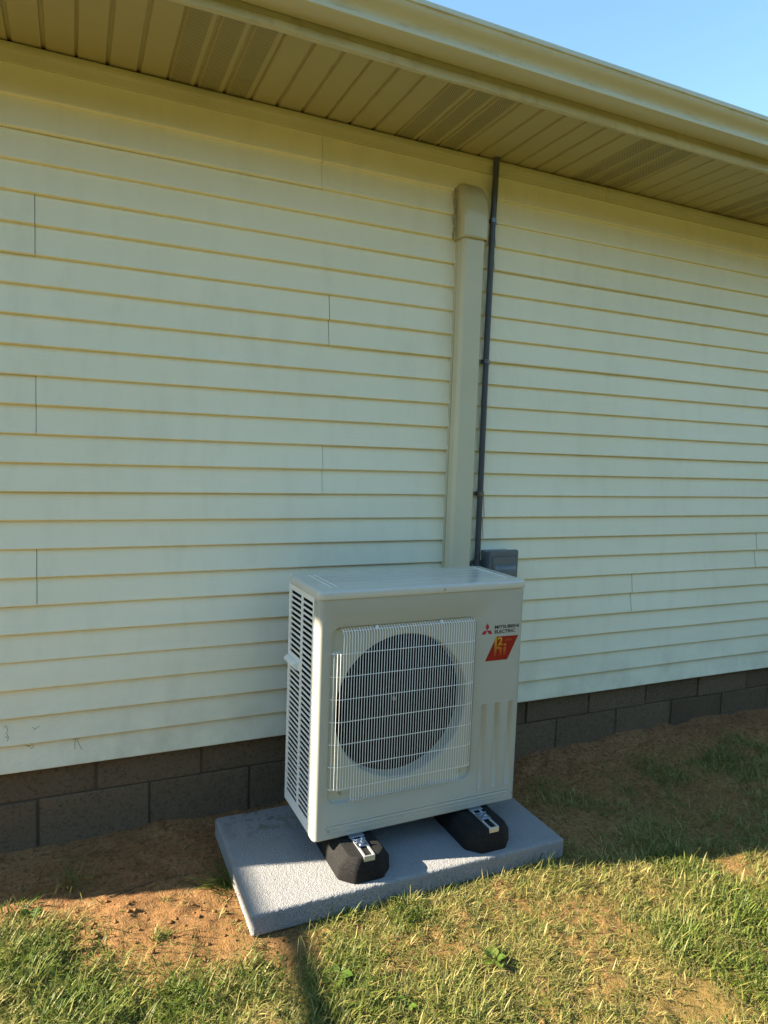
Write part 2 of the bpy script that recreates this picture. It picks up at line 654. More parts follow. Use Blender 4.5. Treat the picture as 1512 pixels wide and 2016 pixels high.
JOINT = [1.33, 1.25, 2.672, -.120, 1.735, .941, -.118, 1.58, .952, -.117, 1.725, .905]
PLEN = 3.715
for r in range(12):
    j = JOINT[r]
    xs = [WX0 + .05] + [j + PLEN * k for k in range(-3, 4) if WX0 + .3 < j + PLEN * k < WX1 - .3] + [WX1]
    for i in range(len(xs) - 1):
        siding_panel(xs[i] + (.0010 if i else 0), xs[i + 1] + (.0 if i == len(xs) - 2 else -.0010), r, .0020 if (i + r) % 2 else 0.0)

# corner post, starter edge, trim under the soffit
hs(MB().box(WX0 - .02, WX0 + .055, -.022, .08, -.012, 2.50, .004).build('corner_post', M['trim'], house))
tr = MB()
nseg = 60
for a, b in ((WX0, 2.335), (2.337, 7.4)):
    xs = np.linspace(a, b, nseg)
    rings = []
    o_ = 0.0 if a < 0 else .0012
    for x in xs:
        w = .0009 * float(fbm(x * 1.7, 3.0, None, 71, 2))
        rings.append([(x, yy - o_ + (0 if yy > -.01 else w), zz + w) for yy, zz in
                      ((.004, 2.4405), (-.0165, 2.4400), (-.0185, 2.4425), (-.0185, 2.4665), (-.0200, 2.4690), (-.0275, 2.4705),
                       (-.0290, 2.4730), (-.0290, 2.4945), (-.0275, 2.4965), (.004, 2.4965))])
    tr.loops(rings, True, True, True)
hs(tr.build('soffit_trim', M['trim'], house, 45))

# --- soffit of 12 inch panels, each with three boards
PW = .3048
soffit = hs(MB().box(RX0 + .02, RX1, -.49, .01, 2.585, 2.60).build('soffit', M['sheath'], house))


def soffit_mesh(perf):
    mb = MB()
    prof = []
    g, dp = .0150, .009
    for c in range(3):
        a = c * PW / 3
        lip = .0 if c else .0035
        prof += [(a + .0005, dp), (a + g * .72, dp + .0002), (a + g, .0012 + lip * .3), (a + g + .0016, 0.0), (a + PW / 3 - .0018, 0.0), (a + PW / 3 - .0002, .0014)]
    prof.append((PW - .0002, dp))
    ys = np.linspace(-.503, -.006, 9)
    rings = [[(p[0], y, p[1] + .0006 * math.sin(i * 2.1)) for p in prof] for i, y in enumerate(ys)]
    mb.loops(rings, False)
    m = bpy.data.meshes.new('soffit_panel')
    m.from_pydata(mb.v, [], mb.f)
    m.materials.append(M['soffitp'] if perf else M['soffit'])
    return m


sm = {False: soffit_mesh(False), True: soffit_mesh(True)}
x = 0.347 - PW * 10
i = -10
while x < RX1 - PW:
    if x > RX0:
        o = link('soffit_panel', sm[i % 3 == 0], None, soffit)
        o.location = (x, 0, SOF + random.uniform(-.0006, .0006))
        o.rotation_euler = (0, random.uniform(-.004, .004), random.uniform(-.0015, .0015))
    x += .3006
    i += 1

# --- fascia with its rippled lower edge
rings = []
for x in np.arange(RX0, RX1, .035):
    w = .0035 * float(fbm(x * 5.0, 1.0, None, 91, 3))
    w2 = .0018 * float(fbm(x * 2.0, 5.0, None, 93, 2))
    rings.append([(x, -.488, 2.4985 + w * .5), (x, -.507 + w * .4, 2.494 + w), (x, -.5125 + w2, 2.497 + w), (x, -.5135 + w2, 2.520 + w * .3), (x, -.5105, 2.5235 + w * .2),
                  (x, -.4985, 2.5245), (x, -.4985, 2.638), (x, -.488, 2.638)])
hs(MB().loops(rings, True, True, True).build('fascia', M['fascia'], house, 50))

# --- K-style gutter
gp = [(-.5075, 2.6365), (-.5075, 2.5475), (-.5100, 2.5450), (-.6000, 2.5445), (-.6030, 2.5465), (-.6035, 2.5570), (-.6020, 2.5590), (-.6000, 2.5620),
      (-.6005, 2.5680), (-.6040, 2.5760), (-.6115, 2.5850), (-.6215, 2.5925), (-.6300, 2.6000), (-.6350, 2.6085), (-.6370, 2.6160),
      (-.6400, 2.6175), (-.6415, 2.6190), (-.6415, 2.6320), (-.6400, 2.6345), (-.6280, 2.6350), (-.6280, 2.6330)]
gin = [(y + (.0016 if y < -.55 else -.0016), z + .0018) for y, z in gp]
prof = gp + gin[::-1]
rings = []
for x in np.arange(RX0, RX1 + .01, .12):
    w = .0016 * float(fbm(x * 1.1, 2.0, None, 101, 2))
    rings.append([(x, y + w * max(0, (z - 2.55) * 12), z + w * .6) for y, z in prof])
gut = hs(MB().loops(rings, True, True, True).build('gutter', M['gutter'], house, 32))
for x in (-2.96,):
    MB().prism(gp[1:], 'x', x - .022, x - .020).build('end_cap', M['gutter'], gut)
# hanger screws along the front hem
# --- roof and rake
roof = hs(MB().prism([(-.555, 2.643), (-.550, 2.662), (3.5, 4.10), (7.57, 2.662), (7.57, 2.643), (7.5, 2.61), (3.5, 3.2), (-.49, 2.641)], 'x', RX0 - .01, RX1).build('roof', M['roof'], house))
for k in range(7):
    y0 = -.562 + k * .135
    z0 = 2.6655 + (y0 + .550) * .3551
    MB().prism([(y0, z0), (y0 + .001, z0 + .008), (y0 + .15, z0 + .009 + .15 * .3542), (y0 + .15, z0 + .15 * .3542)], 'x', RX0 - .02, RX1).build('shingle_course', M['roof'], roof)
hs(MB().prism([(-.506, 2.50), (-.506, 2.636), (3.5, 4.06), (7.5, 2.636), (7.5, 2.50), (7.1, 2.50), (7.1, 2.62), (-.1, 2.62), (-.1, 2.50)], 'x', RX0, RX0 + .02).build('rake_board', M['fascia'], house))

# --- block foundation
found = hs(MB().box(WX0 + .05, WX1, .0225, .2, -.75, .06).build('foundation', M['mortar'], house))
BW = .3965
rowz = ((-.1245, .0715, .0745), (-.3265, -.1305, -.1255), (-.5285, -.3325, .0745))
for z0, z1, j0 in rowz:
    k = -6
    while j0 + BW * k < WX1 - BW:
        x0, x1 = j0 + BW * k + .003, j0 + BW * (k + 1) - .003
        k += 1
        if x0 < WX0 + .05 or (z0 < -.5 and (x0 < -.9 or x1 > 5.2)):
            continue
        yo = .0145 + random.uniform(-.003, .003)
        dz = random.uniform(-.0015, .0015)
        MB().box(x0 + random.uniform(0, .003), x1 - random.uniform(0, .003), yo, .06, z0 + dz, z1 + dz, .0035).build('concrete_block', M['block'], found)

# ------------------------------------------------------------------ pad
def rounded_slab(sx, sy, sz, r, d):
    """box grid with rounded edges, centred in x and y, bottom at 0"""
    def ax(L):
        n = int(L / d)
        return np.linspace(-L / 2, L / 2, n + 1)
    X, Y, Z = ax(sx), ax(sy), np.linspace(0, sz, max(4, int(sz / d)) + 1) - sz / 2
    V, Q, n0 = [], [], 0

    def face(A, B, f):
        nonlocal n0
        a, b = np.meshgrid(A, B)
        P = f(a, b).reshape(-1, 3)
        h, w = a.shape
        i = np.arange(h * w).reshape(h, w) + n0
        V.append(P)
        Q.append(np.stack([i[:-1, :-1], i[:-1, 1:], i[1:, 1:], i[1:, :-1]], -1).reshape(-1, 4))
        n0 += h * w
    st = lambda *c: np.stack(np.broadcast_arrays(*c), -1)
    face(X, Y, lambda a, b: st(a, b, sz / 2))
    face(X, Z, lambda a, b: st(a, -sy / 2, b))
    face(X, Z[::-1], lambda a, b: st(a, sy / 2, b))
    face(Y[::-1], Z, lambda a, b: st(-sx / 2, a, b))
    face(Y, Z, lambda a, b: st(sx / 2, a, b))
    P = np.vstack(V)
    h = np.array([sx / 2 - r, sy / 2 - r, sz / 2 - r])
    C = np.clip(P, -h, h)
    N = P - C
    N /= np.linalg.norm(N, axis=1, keepdims=True) + 1e-9
    P = C + N * r
    P[:, 2] += sz / 2
    return P, N, np.vstack(Q)


P, N, Q = rounded_slab(PAD[1] - PAD[0], PAD[3] - PAD[2], PAD_TOP - PAD_BOT, .011, .0038)
hh = .0017 * np.abs(fbm(P[:, 0] * 120, P[:, 1] * 120, P[:, 2] * 120, 41, 2)) + .0008 * fbm(P[:, 0] * 9, P[:, 1] * 9, P[:, 2] * 9, 43, 2)
fade = sstep(0, .012, P[:, 2])[:, None]
# a worn, chipped front right edge
P = P + N * hh[:, None] * fade
pad = np_mesh('equipment_pad', P, Q, None, M['pad'], None, True)
pad.location = ((PAD[0] + PAD[1]) / 2, (PAD[2] + PAD[3]) / 2, PAD_BOT)
tag(pad, 'pebbly grey equipment pad lying on the soil under the heat pump', 'pad')

# ------------------------------------------------------------------ rubber feet
UX, UY, UZ, UYAW = 0.7448, -0.5872, -0.1481, 0.0188
UW, UD, UH = .84, .33, .88


def rubber_foot(cx, label):
    e = empty('support_foot', (cx, -.47, PAD_TOP + .0015))
    tag(e, label, 'support foot', 'rubber feet under the heat pump')
    L0, L1, hb = -.250, .25, .097

    def ring(w, l0, l1, c, z):
        k_ = []
        base = [(-w + c, l0), (w - c, l0), (w, l0 + c), (w, l1 - c), (w - c, l1), (-w + c, l1), (-w, l1 - c), (-w, l0 + c)]
        for i in range(8):                      # every corner of the octagon slightly rounded
            p, q, r_ = base[i - 1], base[i], base[(i + 1) % 8]
            for t in (.0, .33, .66, 1.0):
                d0 = min(.010 / math.dist(p, q), .4)
                d1 = min(.010 / math.dist(q, r_), .4)
                a = (q[0] + (p[0] - q[0]) * d0, q[1] + (p[1] - q[1]) * d0)
                b = (q[0] + (r_[0] - q[0]) * d1, q[1] + (r_[1] - q[1]) * d1)
                k_.append(((1 - t) ** 2 * a[0] + 2 * t * (1 - t) * q[0] + t * t * b[0], (1 - t) ** 2 * a[1] + 2 * t * (1 - t) * q[1] + t * t * b[1], z))
        return k_
    MB().loops([ring(.096, L0 + .001, L1 - .001, .046, 0), ring(.097, L0, L1, .046, .004), ring(.094, L0 + .001, L1 - .001, .045, .044), ring(.0915, L0 + .0015, L1 - .0015, .044, .050),
                ring(.070, L0 + .006, L1 - .006, .032, .080), ring(.064, L0 + .009, L1 - .009, .029, .0845), ring(.054, L0 + .018, L1 - .018, .022, .0855), ring(.050, L0 + .02, L1 - .02, .022, .0855)],
               True, True, True).build('rubber_block', M['rubber'], e, 30)
    # slotted strut let into the top
    s = MB()
    s.box(-.0205, -.0125, L0 + .008, L1 - .012, .079, .0895, .0008)
    s.box(.0125, .0205, L0 + .008, L1 - .012, .079, .0895, .0008)
    s.box(-.0125, .0125, L0 + .030, L1 - .012, .074, .080)
    s.box(-.0205, .0205, L0 + .0045, L0 + .0105, .058, .0885, .0008)
    s.build('strut', M['alu'], e)
    for yy in (L0 + .062, L1 - .09):
        b = MB()
        b.box(-.021, .021, yy - .003, yy + .044, .0898, .0932, .0006)
        b.box(-.021, .021, yy + .032, yy + .0353, .0932, .0995, .0006)
        br = b.build('hold_down_clip', M['zinc'], e)
        c = MB()
        c.cyl((0, yy + .012, .0932), (0, yy + .012, .0948), .0115, 14)
        c.cyl((0, yy + .012, .0948), (0, yy + .012, .1015), .0078, 6, .0008)
        c.cyl((0, yy + .012, .1015), (0, yy + .012, .111), .0038, 10, .0008)
        c.build('bolt', M['zinc'], br, 30)
    return e


rubber_foot(.903, 'black rubber support foot with silver strut, half in sunlight, at left on the pad')
rubber_foot(1.398, 'black rubber support foot with silver strut in deep shade, at right on the pad')

# ------------------------------------------------------------------ heat pump
unit = empty('heat_pump', (UX, UY, UZ), UYAW)
tag(unit, 'cream outdoor heat pump with round fan behind a white wire grille', 'heat pump')


def rrect(x0, x1, z0, z1, r, n=8):
    pts = []
    for cx, cz, a0 in ((x1 - r, z1 - r, 0), (x0 + r, z1 - r, 90), (x0 + r, z0 + r, 180), (x1 - r, z0 + r, 270)):
        for i in range(n + 1):
            a = math.radians(a0 + 90 * i / n)
            pts.append((cx + r * math.cos(a), cz + r * math.sin(a)))
    return pts


FX, FZ, FR = .338, .441, .262
RC = (.048, .624, .128, .752)
CR = .020                      # radius of the cabinet's upright edges
PZ0, PZ1 = .012, .852


def on_rect(px, pz, x0, x1, z0, z1, cx, cz):
    dx, dz = px - cx, pz - cz
    t = min(((x1 - cx) if dx > 0 else (x0 - cx)) / dx if abs(dx) > 1e-9 else 9e9,
            ((z1 - cz) if dz > 0 else (z0 - cz)) / dz if abs(dz) > 1e-9 else 9e9)
    return cx + dx * t, cz + dz * t


def resample(poly, n):
    """points of a closed loop at even angles about the fan axis"""
    out = []
    m = len(poly)
    for i in range(n):
        a = 2 * math.pi * i / n
        d = (math.cos(a), math.sin(a))
        best = None
        for j in range(m):
            p, q = poly[j], poly[(j + 1) % m]
            ex, ez = q[0] - p[0], q[1] - p[1]
            den = d[0] * ez - d[1] * ex
            if abs(den) < 1e-12:
                continue
            t = ((p[0] - FX) * ez - (p[1] - FZ) * ex) / den
            u = ((p[0] - FX) * d[1] - (p[1] - FZ) * d[0]) / den
            if t > 0 and -1e-6 <= u <= 1 + 1e-6 and (best is None or t < best):
                best = t
        out.append((FX + d[0] * best, FZ + d[1] * best))
    return out


# angles must include the four corners of the outer rectangle
def angles():
    A = [2 * math.pi * i / 144 for i in range(144)]
    for cx, cz in ((CR, PZ0), (UW - CR, PZ0), (CR, PZ1), (UW - CR, PZ1)):
        A.append(math.atan2(cz - FZ, cx - FX) % (2 * math.pi))
    for r in rrect(*RC, .034, 5):
        A.append(math.atan2(r[1] - FZ, r[0] - FX) % (2 * math.pi))
    return sorted(set(round(a, 6) for a in A))


ANG = angles()


def hit(poly):
    out = []
    m = len(poly)
    for a in ANG:
        d = (math.cos(a), math.sin(a))
        best = None
        for j in range(m):
            p, q = poly[j], poly[(j + 1) % m]
            ex, ez = q[0] - p[0], q[1] - p[1]
            den = d[0] * ez - d[1] * ex
            if abs(den) < 1e-12:
                continue
            t = ((p[0] - FX) * ez - (p[1] - FZ) * ex) / den
            u = ((p[0] - FX) * d[1] - (p[1] - FZ) * d[0]) / den
            if t > 1e-9 and -1e-5 <= u <= 1 + 1e-5 and (best is None or t < best):
                best = t
        out.append((FX + d[0] * best, FZ + d[1] * best))
    return out


outer = hit([(CR, PZ0), (UW - CR, PZ0), (UW - CR, PZ1), (CR, PZ1)])
rec = lambda g, r: hit(rrect(RC[0] + g, RC[1] - g, RC[2] + g, RC[3] - g, r, 6))
L3 = lambda pts, y: [(p[0], y, p[1]) for p in pts]
circ = lambda r: [(FX + r * math.cos(a), FZ + r * math.sin(a)) for a in ANG]
front = MB()
front.loops([L3(outer, 0), L3(rec(-.003, .036), 0), L3(rec(-.001, .035), .0012), L3(rec(.0015, .033), .010), L3(rec(.004, .031), .012)])
# wrap round the upright edges and back along the sides
for sgn in (0, 1):
    arc = [(CR - CR * math.sin(math.radians(a)), CR - CR * math.cos(math.radians(a))) for a in range(0, 91, 10)] + [(0, .046), (.0015, .0475), (.004, .0475)]
    arc = [(UW - p[0], p[1]) for p in arc] if sgn else arc
    if sgn:
        arc = [(UW, p[1]) if abs(p[0] - UW) < 1e-6 else p for p in arc]
    front.loops([[(p[0], p[1], PZ0) for p in arc], [(p[0], p[1], PZ1) for p in arc]], False)
# rolled lower hem
hem = [(.0, PZ0), (-.0006, PZ0 - .002), (.0, PZ0 - .006), (.002, PZ0 - .009), (.012, PZ0 - .010)]
front.loops([[(CR, y, z) for y, z in hem], [(UW - CR, y, z) for y, z in hem]], False)
for sgn in (0, 1):
    rings = []
    for a in range(0, 91, 10):
        ca, sa = math.cos(math.radians(a)), math.sin(math.radians(a))
        rings.append([((CR - (CR - y) * sa) if not sgn else (UW - CR + (CR - y) * sa), CR - (CR - y) * ca, z) for y, z in hem])
    front.loops(rings, False)
    xs = (lambda y: y) if not sgn else (lambda y: UW - y)
    front.loops([[(xs(y), CR, z) for y, z in hem], [(xs(y), .0475, z) for y, z in hem]], False)
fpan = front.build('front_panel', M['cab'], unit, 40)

# embossed ribs on the front
def rib(x0, x1, z0, z1, r, hgt=.0019):
    m = MB()
    rg = [[(p[0], y, p[1]) for p in rrect(x0 + g, x1 - g, z0 + g, z1 - g, max(r - g, .0008), 5)] for g, y in
          ((-.0016, .0004), (-.0004, -hgt * .8), (.0006, -hgt), (.0018, -hgt * .7), (.0028, -.0002))]
    m.loops(rg, True, False, True)
    return m.build('embossed_rib', M['cab'], fpan, 60)


for a in (.660, .7215, .7830):
    rib(a, a + .030, .070, .411, .0065)
rib(.043, .803, .040, .0535, .0066)
rib(.036, .812, .0205, .0275, .003, .0007)

# fan shroud: recess floor running into the bell mouth
sh = MB()
sh.loops([L3(rec(.004, .031), .012), L3(rec(.010, .028), .0135), L3(rec(.018, .024), .0150)])
sh.loops([L3(rec(.018, .024), .0150)] + [L3(circ(FR + .0085), .0165)] +
         [L3(circ(FR + .008 * (1 - math.sin(t))), .0165 + .012 * (1 - math.cos(t))) for t in [math.radians(k) for k in (20, 40, 60, 75, 90)]] +
         [L3(circ(FR), .075)])
sh.build('fan_shroud', M['shroud'], unit, 60)
MB().loops([L3(circ(FR), .0752), L3(circ(FR), .135)]).build('fan_ring', M['black'], unit, 60)

# fan: three wide swept blades and a hub
fan = sub('fan', unit)
hub = MB()
hub.tube([(FX, .098, FZ), (FX, .100, FZ), (FX, .104, FZ), (FX, .15, FZ)], [.02, .045, .052, .055], 28)
hub.build('hub', M['black'], fan, 40)
hn = MB()
hn.cyl((FX, .090, FZ), (FX, .099, FZ), .0085, 6, .001)
hn.cyl((FX, .086, FZ), (FX, .091, FZ), .0045, 10)
hn.build('hub_nut', M['zinc'], fan)
for b in range(3):
    m = MB()
    rings = []
    for r in np.linspace(.05, FR - .008, 9):
        t = (r - .05) / (FR - .058)
        rg = []
        for k in range(11):
            u = k / 10
            a = math.radians(b * 120 + 20 + t * 22 + (u - .5) * (62 + 34 * math.sin(t * 2.4)))
            y = .105 + .038 * (u - .5) * (1.3 - .3 * t) + .012 * math.sin(u * math.pi)
            rg.append((FX + r * math.cos(a), y, FZ + r * math.sin(a)))
        rings.append(rg)
    m.loops(rings, False)
    o = m.build('blade', M['black'], fan, 'all')
    md = o.modifiers.new('thick', 'SOLIDIFY')
    md.thickness = .003

# back coil and dark inside
cav = MB()
cav.box(.012, UW - .012, .150, UD - .006, .014, .846)
cav.build('coil', M['fin'], unit)
MB().box(.008, .0095, .052, .155, .02, .845).build('dark_backing', M['cavity'], unit)  # black sheet behind the slots stands in for the unlit inside

# grille -------------------------------------------------------------
GY0 = -.0165
GX0, GX1, NW = .0555, .6105, 55
step = (GX1 - GX0) / (NW - 1)
crossz = [.186 + .0795 * k for k in range(7)]
gr = sub('fan_grille', unit)


def gy_at(x):
    """the grille bows back to the panel at its left and right edges"""
    a = max(0, (.082 - x) / .03)
    b = max(0, (x - .590) / .03)
    return GY0 + .013 * a * a + .010 * b * b


vw = MB()
for k in range(NW):
    x = GX0 + step * k
    y = gy_at(x)
    zt = .738 if k > 2 else crossz[6] + .004
    zb = .133 if 6 < k < NW - 5 else .180
    if 0 < 1:
        path = []
        if k > 2:
            path += [(x, .012, zt + .010), (x, .004, zt + .009), (x, y * .55, zt + .002), (x, y, zt - .010)]
        else:
            path += [(x, .006, zt + .001), (x, y, zt - .002)]
        path += [(x, y, .46), (x, y, zb + .008), (x, y + .002, zb + .0015), (x, .006 if zb > .15 else .0005, zb)]
    vw.tube(path, .00125, 6)
tag(vw.build('upright_wires', M['wire'], gr, 60), None, None, None, 'stuff')
for i, z in enumerate(crossz + [.7385]):
    x0 = GX0 - .006 if i < 7 else GX0 + step * 3
    path = [(GX0 - .008, .004, z), (GX0 - .005, gy_at(GX0) + .004, z)] if i < 7 else [(x0, -.0035, z)]
    for x in np.linspace(GX0 if i < 7 else x0 + .003, GX1, 24):
        path.append((x, (gy_at(x) + .0024) if i < 7 else -.0035, z))
    path += [(GX1 + .005, gy_at(GX1) + .006, z), (GX1 + .007, .006, z)] if i < 7 else [(GX1 + .004, .002, z)]
    MB().tube(path, .0014, 6).build('cross_wire', M['wire'], gr, 60)
# plastic deflector strip hooked over the grille's top, with clips
def screw(x, z, y=-.0002, r=.0038, axis='y', par=None):
    m = MB()
    if axis == 'y':
        m.cyl((x, y + .001, z), (x, y - .0016, z), r, 12, .0006)
        m.box(x - r * .7, x + r * .7, y - .0019, y - .0012, z - .0005, z + .0005)
    else:
        m.cyl((.001, x, z), (-.0018, x, z), r, 12, .0006)
    return m.build('screw', M['zinc'], par or unit, 30)


for x, z in ((.104, .155), (.098, .161), (.590, .156), (.579, .152)):
    screw(x, z, .0135, .0042)
for x, z in ((.0715, .744), (.0765, .7445), (.6075, .7465)):
    screw(x, z, .010, .0035)
for x, z in ((.055, .0335), (.345, .0335), (.824, .0335)):
    screw(x, z, -.0003)
for x in (.215, .475):
    MB().box(x - .004, x + .004, -.001, .010, .738, .750, .001).build('grille_clip', M['wire'], unit)

# left louvred side ---------------------------------------------------
SY0, SY1 = .0485, .329
cols = ((.0655, .1650), (.1880, .3020))
SZ0, SZ1 = .040, .842
pitch = .02005
sl = MB()


def slot_rows(c):
    rows = []
    n = int((SZ1 - SZ0 - .012) / pitch)
    for k in range(n):
        z0 = SZ1 - .014 - pitch * (k + 1) + .0085
        z1 = z0 + .0122
        if z0 < .052:
            continue
        if c == 1 and .548 < (z0 + z1) / 2 < .590:
            continue
        rows.append((z0, z1))
    return rows


def side_rect(y0, y1, z0, z1):
    sl.add([(0, y0, z0), (0, y1, z0), (0, y1, z1), (0, y0, z1)], [(0, 1, 2, 3)])


edges = [SY0, cols[0][0], cols[0][1], cols[1][0], cols[1][1], SY1]
side_rect(edges[0], edges[1], .010, PZ1)
side_rect(edges[2], edges[3], .010, PZ1)
side_rect(edges[4], edges[5], .010, PZ1)
for c, (y0, y1) in enumerate(cols):
    zs = PZ1
    for z0, z1 in slot_rows(c):
        side_rect(y0, y1, z1, zs)
        zs = z0
        t = .0022                                   # inward turned slot edges and a drawn louvre lip
        for a, b in (((y0, z0), (y1, z0)), ((y1, z0), (y1, z1)), ((y1, z1), (y0, z1)), ((y0, z1), (y0, z0))):
            sl.add([(0, a[0], a[1]), (0, b[0], b[1]), (t, b[0], b[1]), (t, a[0], a[1])], [(0, 1, 2, 3)])
    side_rect(y0, y1, .010, zs)
# rear edge turned in, and a skirt at the foot
sl.add([(0, SY1, .01), (.012, SY1 + .002, .01), (.012, SY1 + .002, PZ1), (0, SY1, PZ1)], [(0, 1, 2, 3)])
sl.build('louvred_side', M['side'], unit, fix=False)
hd = MB()
hp = [(0, .004), (-.004, .006), (-.016, .0), (-.0185, -.006), (-.0185, -.012), (-.016, -.015), (-.004, -.024), (0, -.026)]
hd.prism([(p[0], .572 + p[1]) for p in hp], 'y', .205, .318)
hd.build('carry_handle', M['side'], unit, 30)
for y in (.305, .068):
    screw(y, .8665, axis='x')
screw(.030, .836, axis='x', r=.003)

# right side, back and base
MB().box(UW - .0022, UW - .0004, .0475, UD, .010, PZ1).build('right_side', M['cab'], unit)
bp = MB()
bp.box(.006, UW - .006, .004, UD - .004, .002, .012, .002)
bp.build('base_pan', M['cab'], unit)
for cx in (.903 - UX, 1.398 - UX):
    for y0, y1 in ((-.018, .046), (UD - .05, UD - .012)):
        m = MB()
        m.box(cx - .028, cx + .028, y0, y1, -.0006, .0030, .001)
        m.build('mounting_leg', M['zinc'], unit)

# lid
def lid_ring(g, z):
    return [(p[0], p[1], z) for p in rrect(-.004 + g, UW + .004 - g, -.004 + g, UD + .004 - g, max(.022 - g, .006), 6)]


ld = MB()
ld.loops([lid_ring(.004, .8505), lid_ring(.0006, .8505), lid_ring(0, .8515), lid_ring(0, .8700), lid_ring(.0012, .8748), lid_ring(.004, .8782), lid_ring(.008, .8797), lid_ring(.014, .8803)], True, False, True)
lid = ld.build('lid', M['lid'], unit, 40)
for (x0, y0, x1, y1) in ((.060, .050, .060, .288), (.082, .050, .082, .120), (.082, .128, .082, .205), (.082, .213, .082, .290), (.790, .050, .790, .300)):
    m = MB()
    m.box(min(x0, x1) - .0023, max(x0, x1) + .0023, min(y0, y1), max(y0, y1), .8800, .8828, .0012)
    m.build('lid_rib', M['wire'], lid)  # white coating stands in for the sky glint along these creases
for y in (.090, .146, .200, .252):
    m = MB()
    m.box(.10 if y > .1 else .26, .775, y - .0018, y + .0018, .8800, .8812, .0005)
    m.build('lid_rib', M['lid'], lid)
m = MB()
m.loops([[(p[0], p[1], z) for p in rrect(.095 + g, .205 - g, .070 + g, .108 - g, .006, 4)] for g, z in ((-.0015, .8800), (0, .8810), (.0015, .8810), (.003, .8801))])
m.build('lid_emboss', M['lid'], lid)
screw(.478, .862, -.0042, .0042, par=lid)

# printed marks on the front ------------------------------------------
def text_part(txt, x0, x1, z0, h, mat, name, offs=.012, y=-.0006, slant=0.0):
    cu = bpy.data.curves.new(name, 'FONT')
    cu.body = txt
    cu.size = 1
    cu.offset = offs
    cu.resolution_u = 4
    tmp = bpy.data.objects.new('tmp_text', cu)
    COL.objects.link(tmp)
    dg = bpy.context.evaluated_depsgraph_get()
    me = bpy.data.meshes.new_from_object(tmp.evaluated_get(dg))
    bpy.data.objects.remove(tmp)
    v = np.array([q.co[:] for q in me.vertices])
    mn, mx = v.min(0), v.max(0)
    for q, p in zip(me.vertices, v):
        u = (p[0] - mn[0]) / (mx[0] - mn[0])
        w = (p[1] - mn[1]) / (mx[1] - mn[1])
        q.co = (x0 + (x1 - x0) * u + slant * w * h, y, z0 + h * w)
    me.name = name
    me.materials.clear()
    return link(name, me, mat, fpan)


text_part('MITSUBISHI', .7065, .8165, .6975, .0132, M['ink'], 'lettering', .027)
text_part('ELECTRIC', .7065, .7995, .6795, .0132, M['ink'], 'lettering', .027)


def poly_part(name, pts, mat, y=-.0006):
    return MB().add([(p[0], y, p[1]) for p in pts], [tuple(range(len(pts)))]).build(name, mat, fpan, fix=False)


def diamond(cx, cz, ang, L):
    a = math.radians(ang)
    d = (math.cos(a), math.sin(a))
    n = (-d[1], d[0])
    w = L * .577 / 2
    return [(cx, cz), (cx + d[0] * L / 2 + n[0] * w, cz + d[1] * L / 2 + n[1] * w), (cx + d[0] * L, cz + d[1] * L), (cx + d[0] * L / 2 - n[0] * w, cz + d[1] * L / 2 - n[1] * w)]


LX, LZ = .6725, .6935
for a in (90, 210, 330):
    poly_part('logo_diamond', diamond(LX, LZ + .0, a, .0290 if a == 90 else .0275), M['red'])
BP = [(.669, .5755), (.770, .5745), (.8165, .6660), (.7155, .6675)]
poly_part('badge', BP, M['badge'], -.0006)
kf = NT('print_flame')
gz_ = kf.n('SeparateXYZ', ins={'Vector': kf.coord()}).outputs[2]
fc = kf.ramp(kf.math('MULTIPLY', kf.math('SUBTRACT', gz_, .590), 12.5), [(.0, (.32, .01, .008)), (.45, (.50, .16, .015)), (.9, (.58, .34, .03))])
flame = kf.fin(fc, .4)
# letters h, 2, i of the badge
poly_part('badge_letter', [(.7085, .592), (.7185, .592), (.7185, .6655), (.7155, .6655), (.7085, .652)], flame, -.0009)
arch = [(.7185, .6285)]
for k in range(0, 91, 15):
    a = math.radians(90 - k)
    arch.append((.7300 + .0125 * math.cos(a), .6165 + .0115 * math.sin(a)))
arch += [(.7425, .592), (.7325, .592), (.7325, .6125)]
for k in range(0, 91, 30):
    a = math.radians(k)
    arch.append((.7265 + .006 * math.cos(a), .6125 + .006 * math.sin(a)))
arch += [(.7185, .6185)]
poly_part('badge_letter', arch, flame, -.0009)
poly_part('badge_letter', [(.7505, .594), (.7610, .594), (.7610, .6245), (.7505, .6245)], flame, -.0009)
poly_part('badge_letter', [(.7505, .6290), (.7615, .6290), (.7615, .6375), (.7505, .6375)], flame, -.0009)
text_part('2', .7225, .7455, .6325, .0325, flame, 'badge_letter', .03, -.0009)
text_part('plus', .7560, .7830, .6440, .0150, M['orange'], 'badge_letter', .01, -.0009, .3)

# ------------------------------------------------------------------ line set cover
lc = empty('line_set_cover', (1.583, -.0182, -.30))
tag(lc, 'tan plastic line set cover running up the siding to a curved wall inlet', 'pipe cover')
LCZ = .30
hw, dp = .0555, .066
body = [(-hw, .010), (-hw, -dp + .016), (-hw + .012, -dp), (hw - .012, -dp), (hw, -dp + .016), (hw, .010), (hw - .002, .010), (hw - .002, -dp + .017), (hw - .013, -dp + .002),
        (-hw + .013, -dp + .002), (-hw + .002, -dp + .017), (-hw + .002, .010)]
rings = []
for z in np.linspace(.02, 2.165, 22):
    w = .0012 * float(fbm(z * 1.5, 1.0, None, 131, 2))
    rings.append([(x + w, y, z + LCZ) for x, y in body])
MB().loops(rings, True, True, True).build('duct_cover', M['duct'], lc, 25)
MB().box(-hw - .0035, hw + .0035, .0002, .012, .02 + LCZ, 2.16 + LCZ, .001).build('duct_base', M['duct'], lc)
MB().box(-hw - .0012, -hw + .001, -.012, -.0095, .02 + LCZ, 2.15 + LCZ).build('cover_seam', M['caulk'], lc)
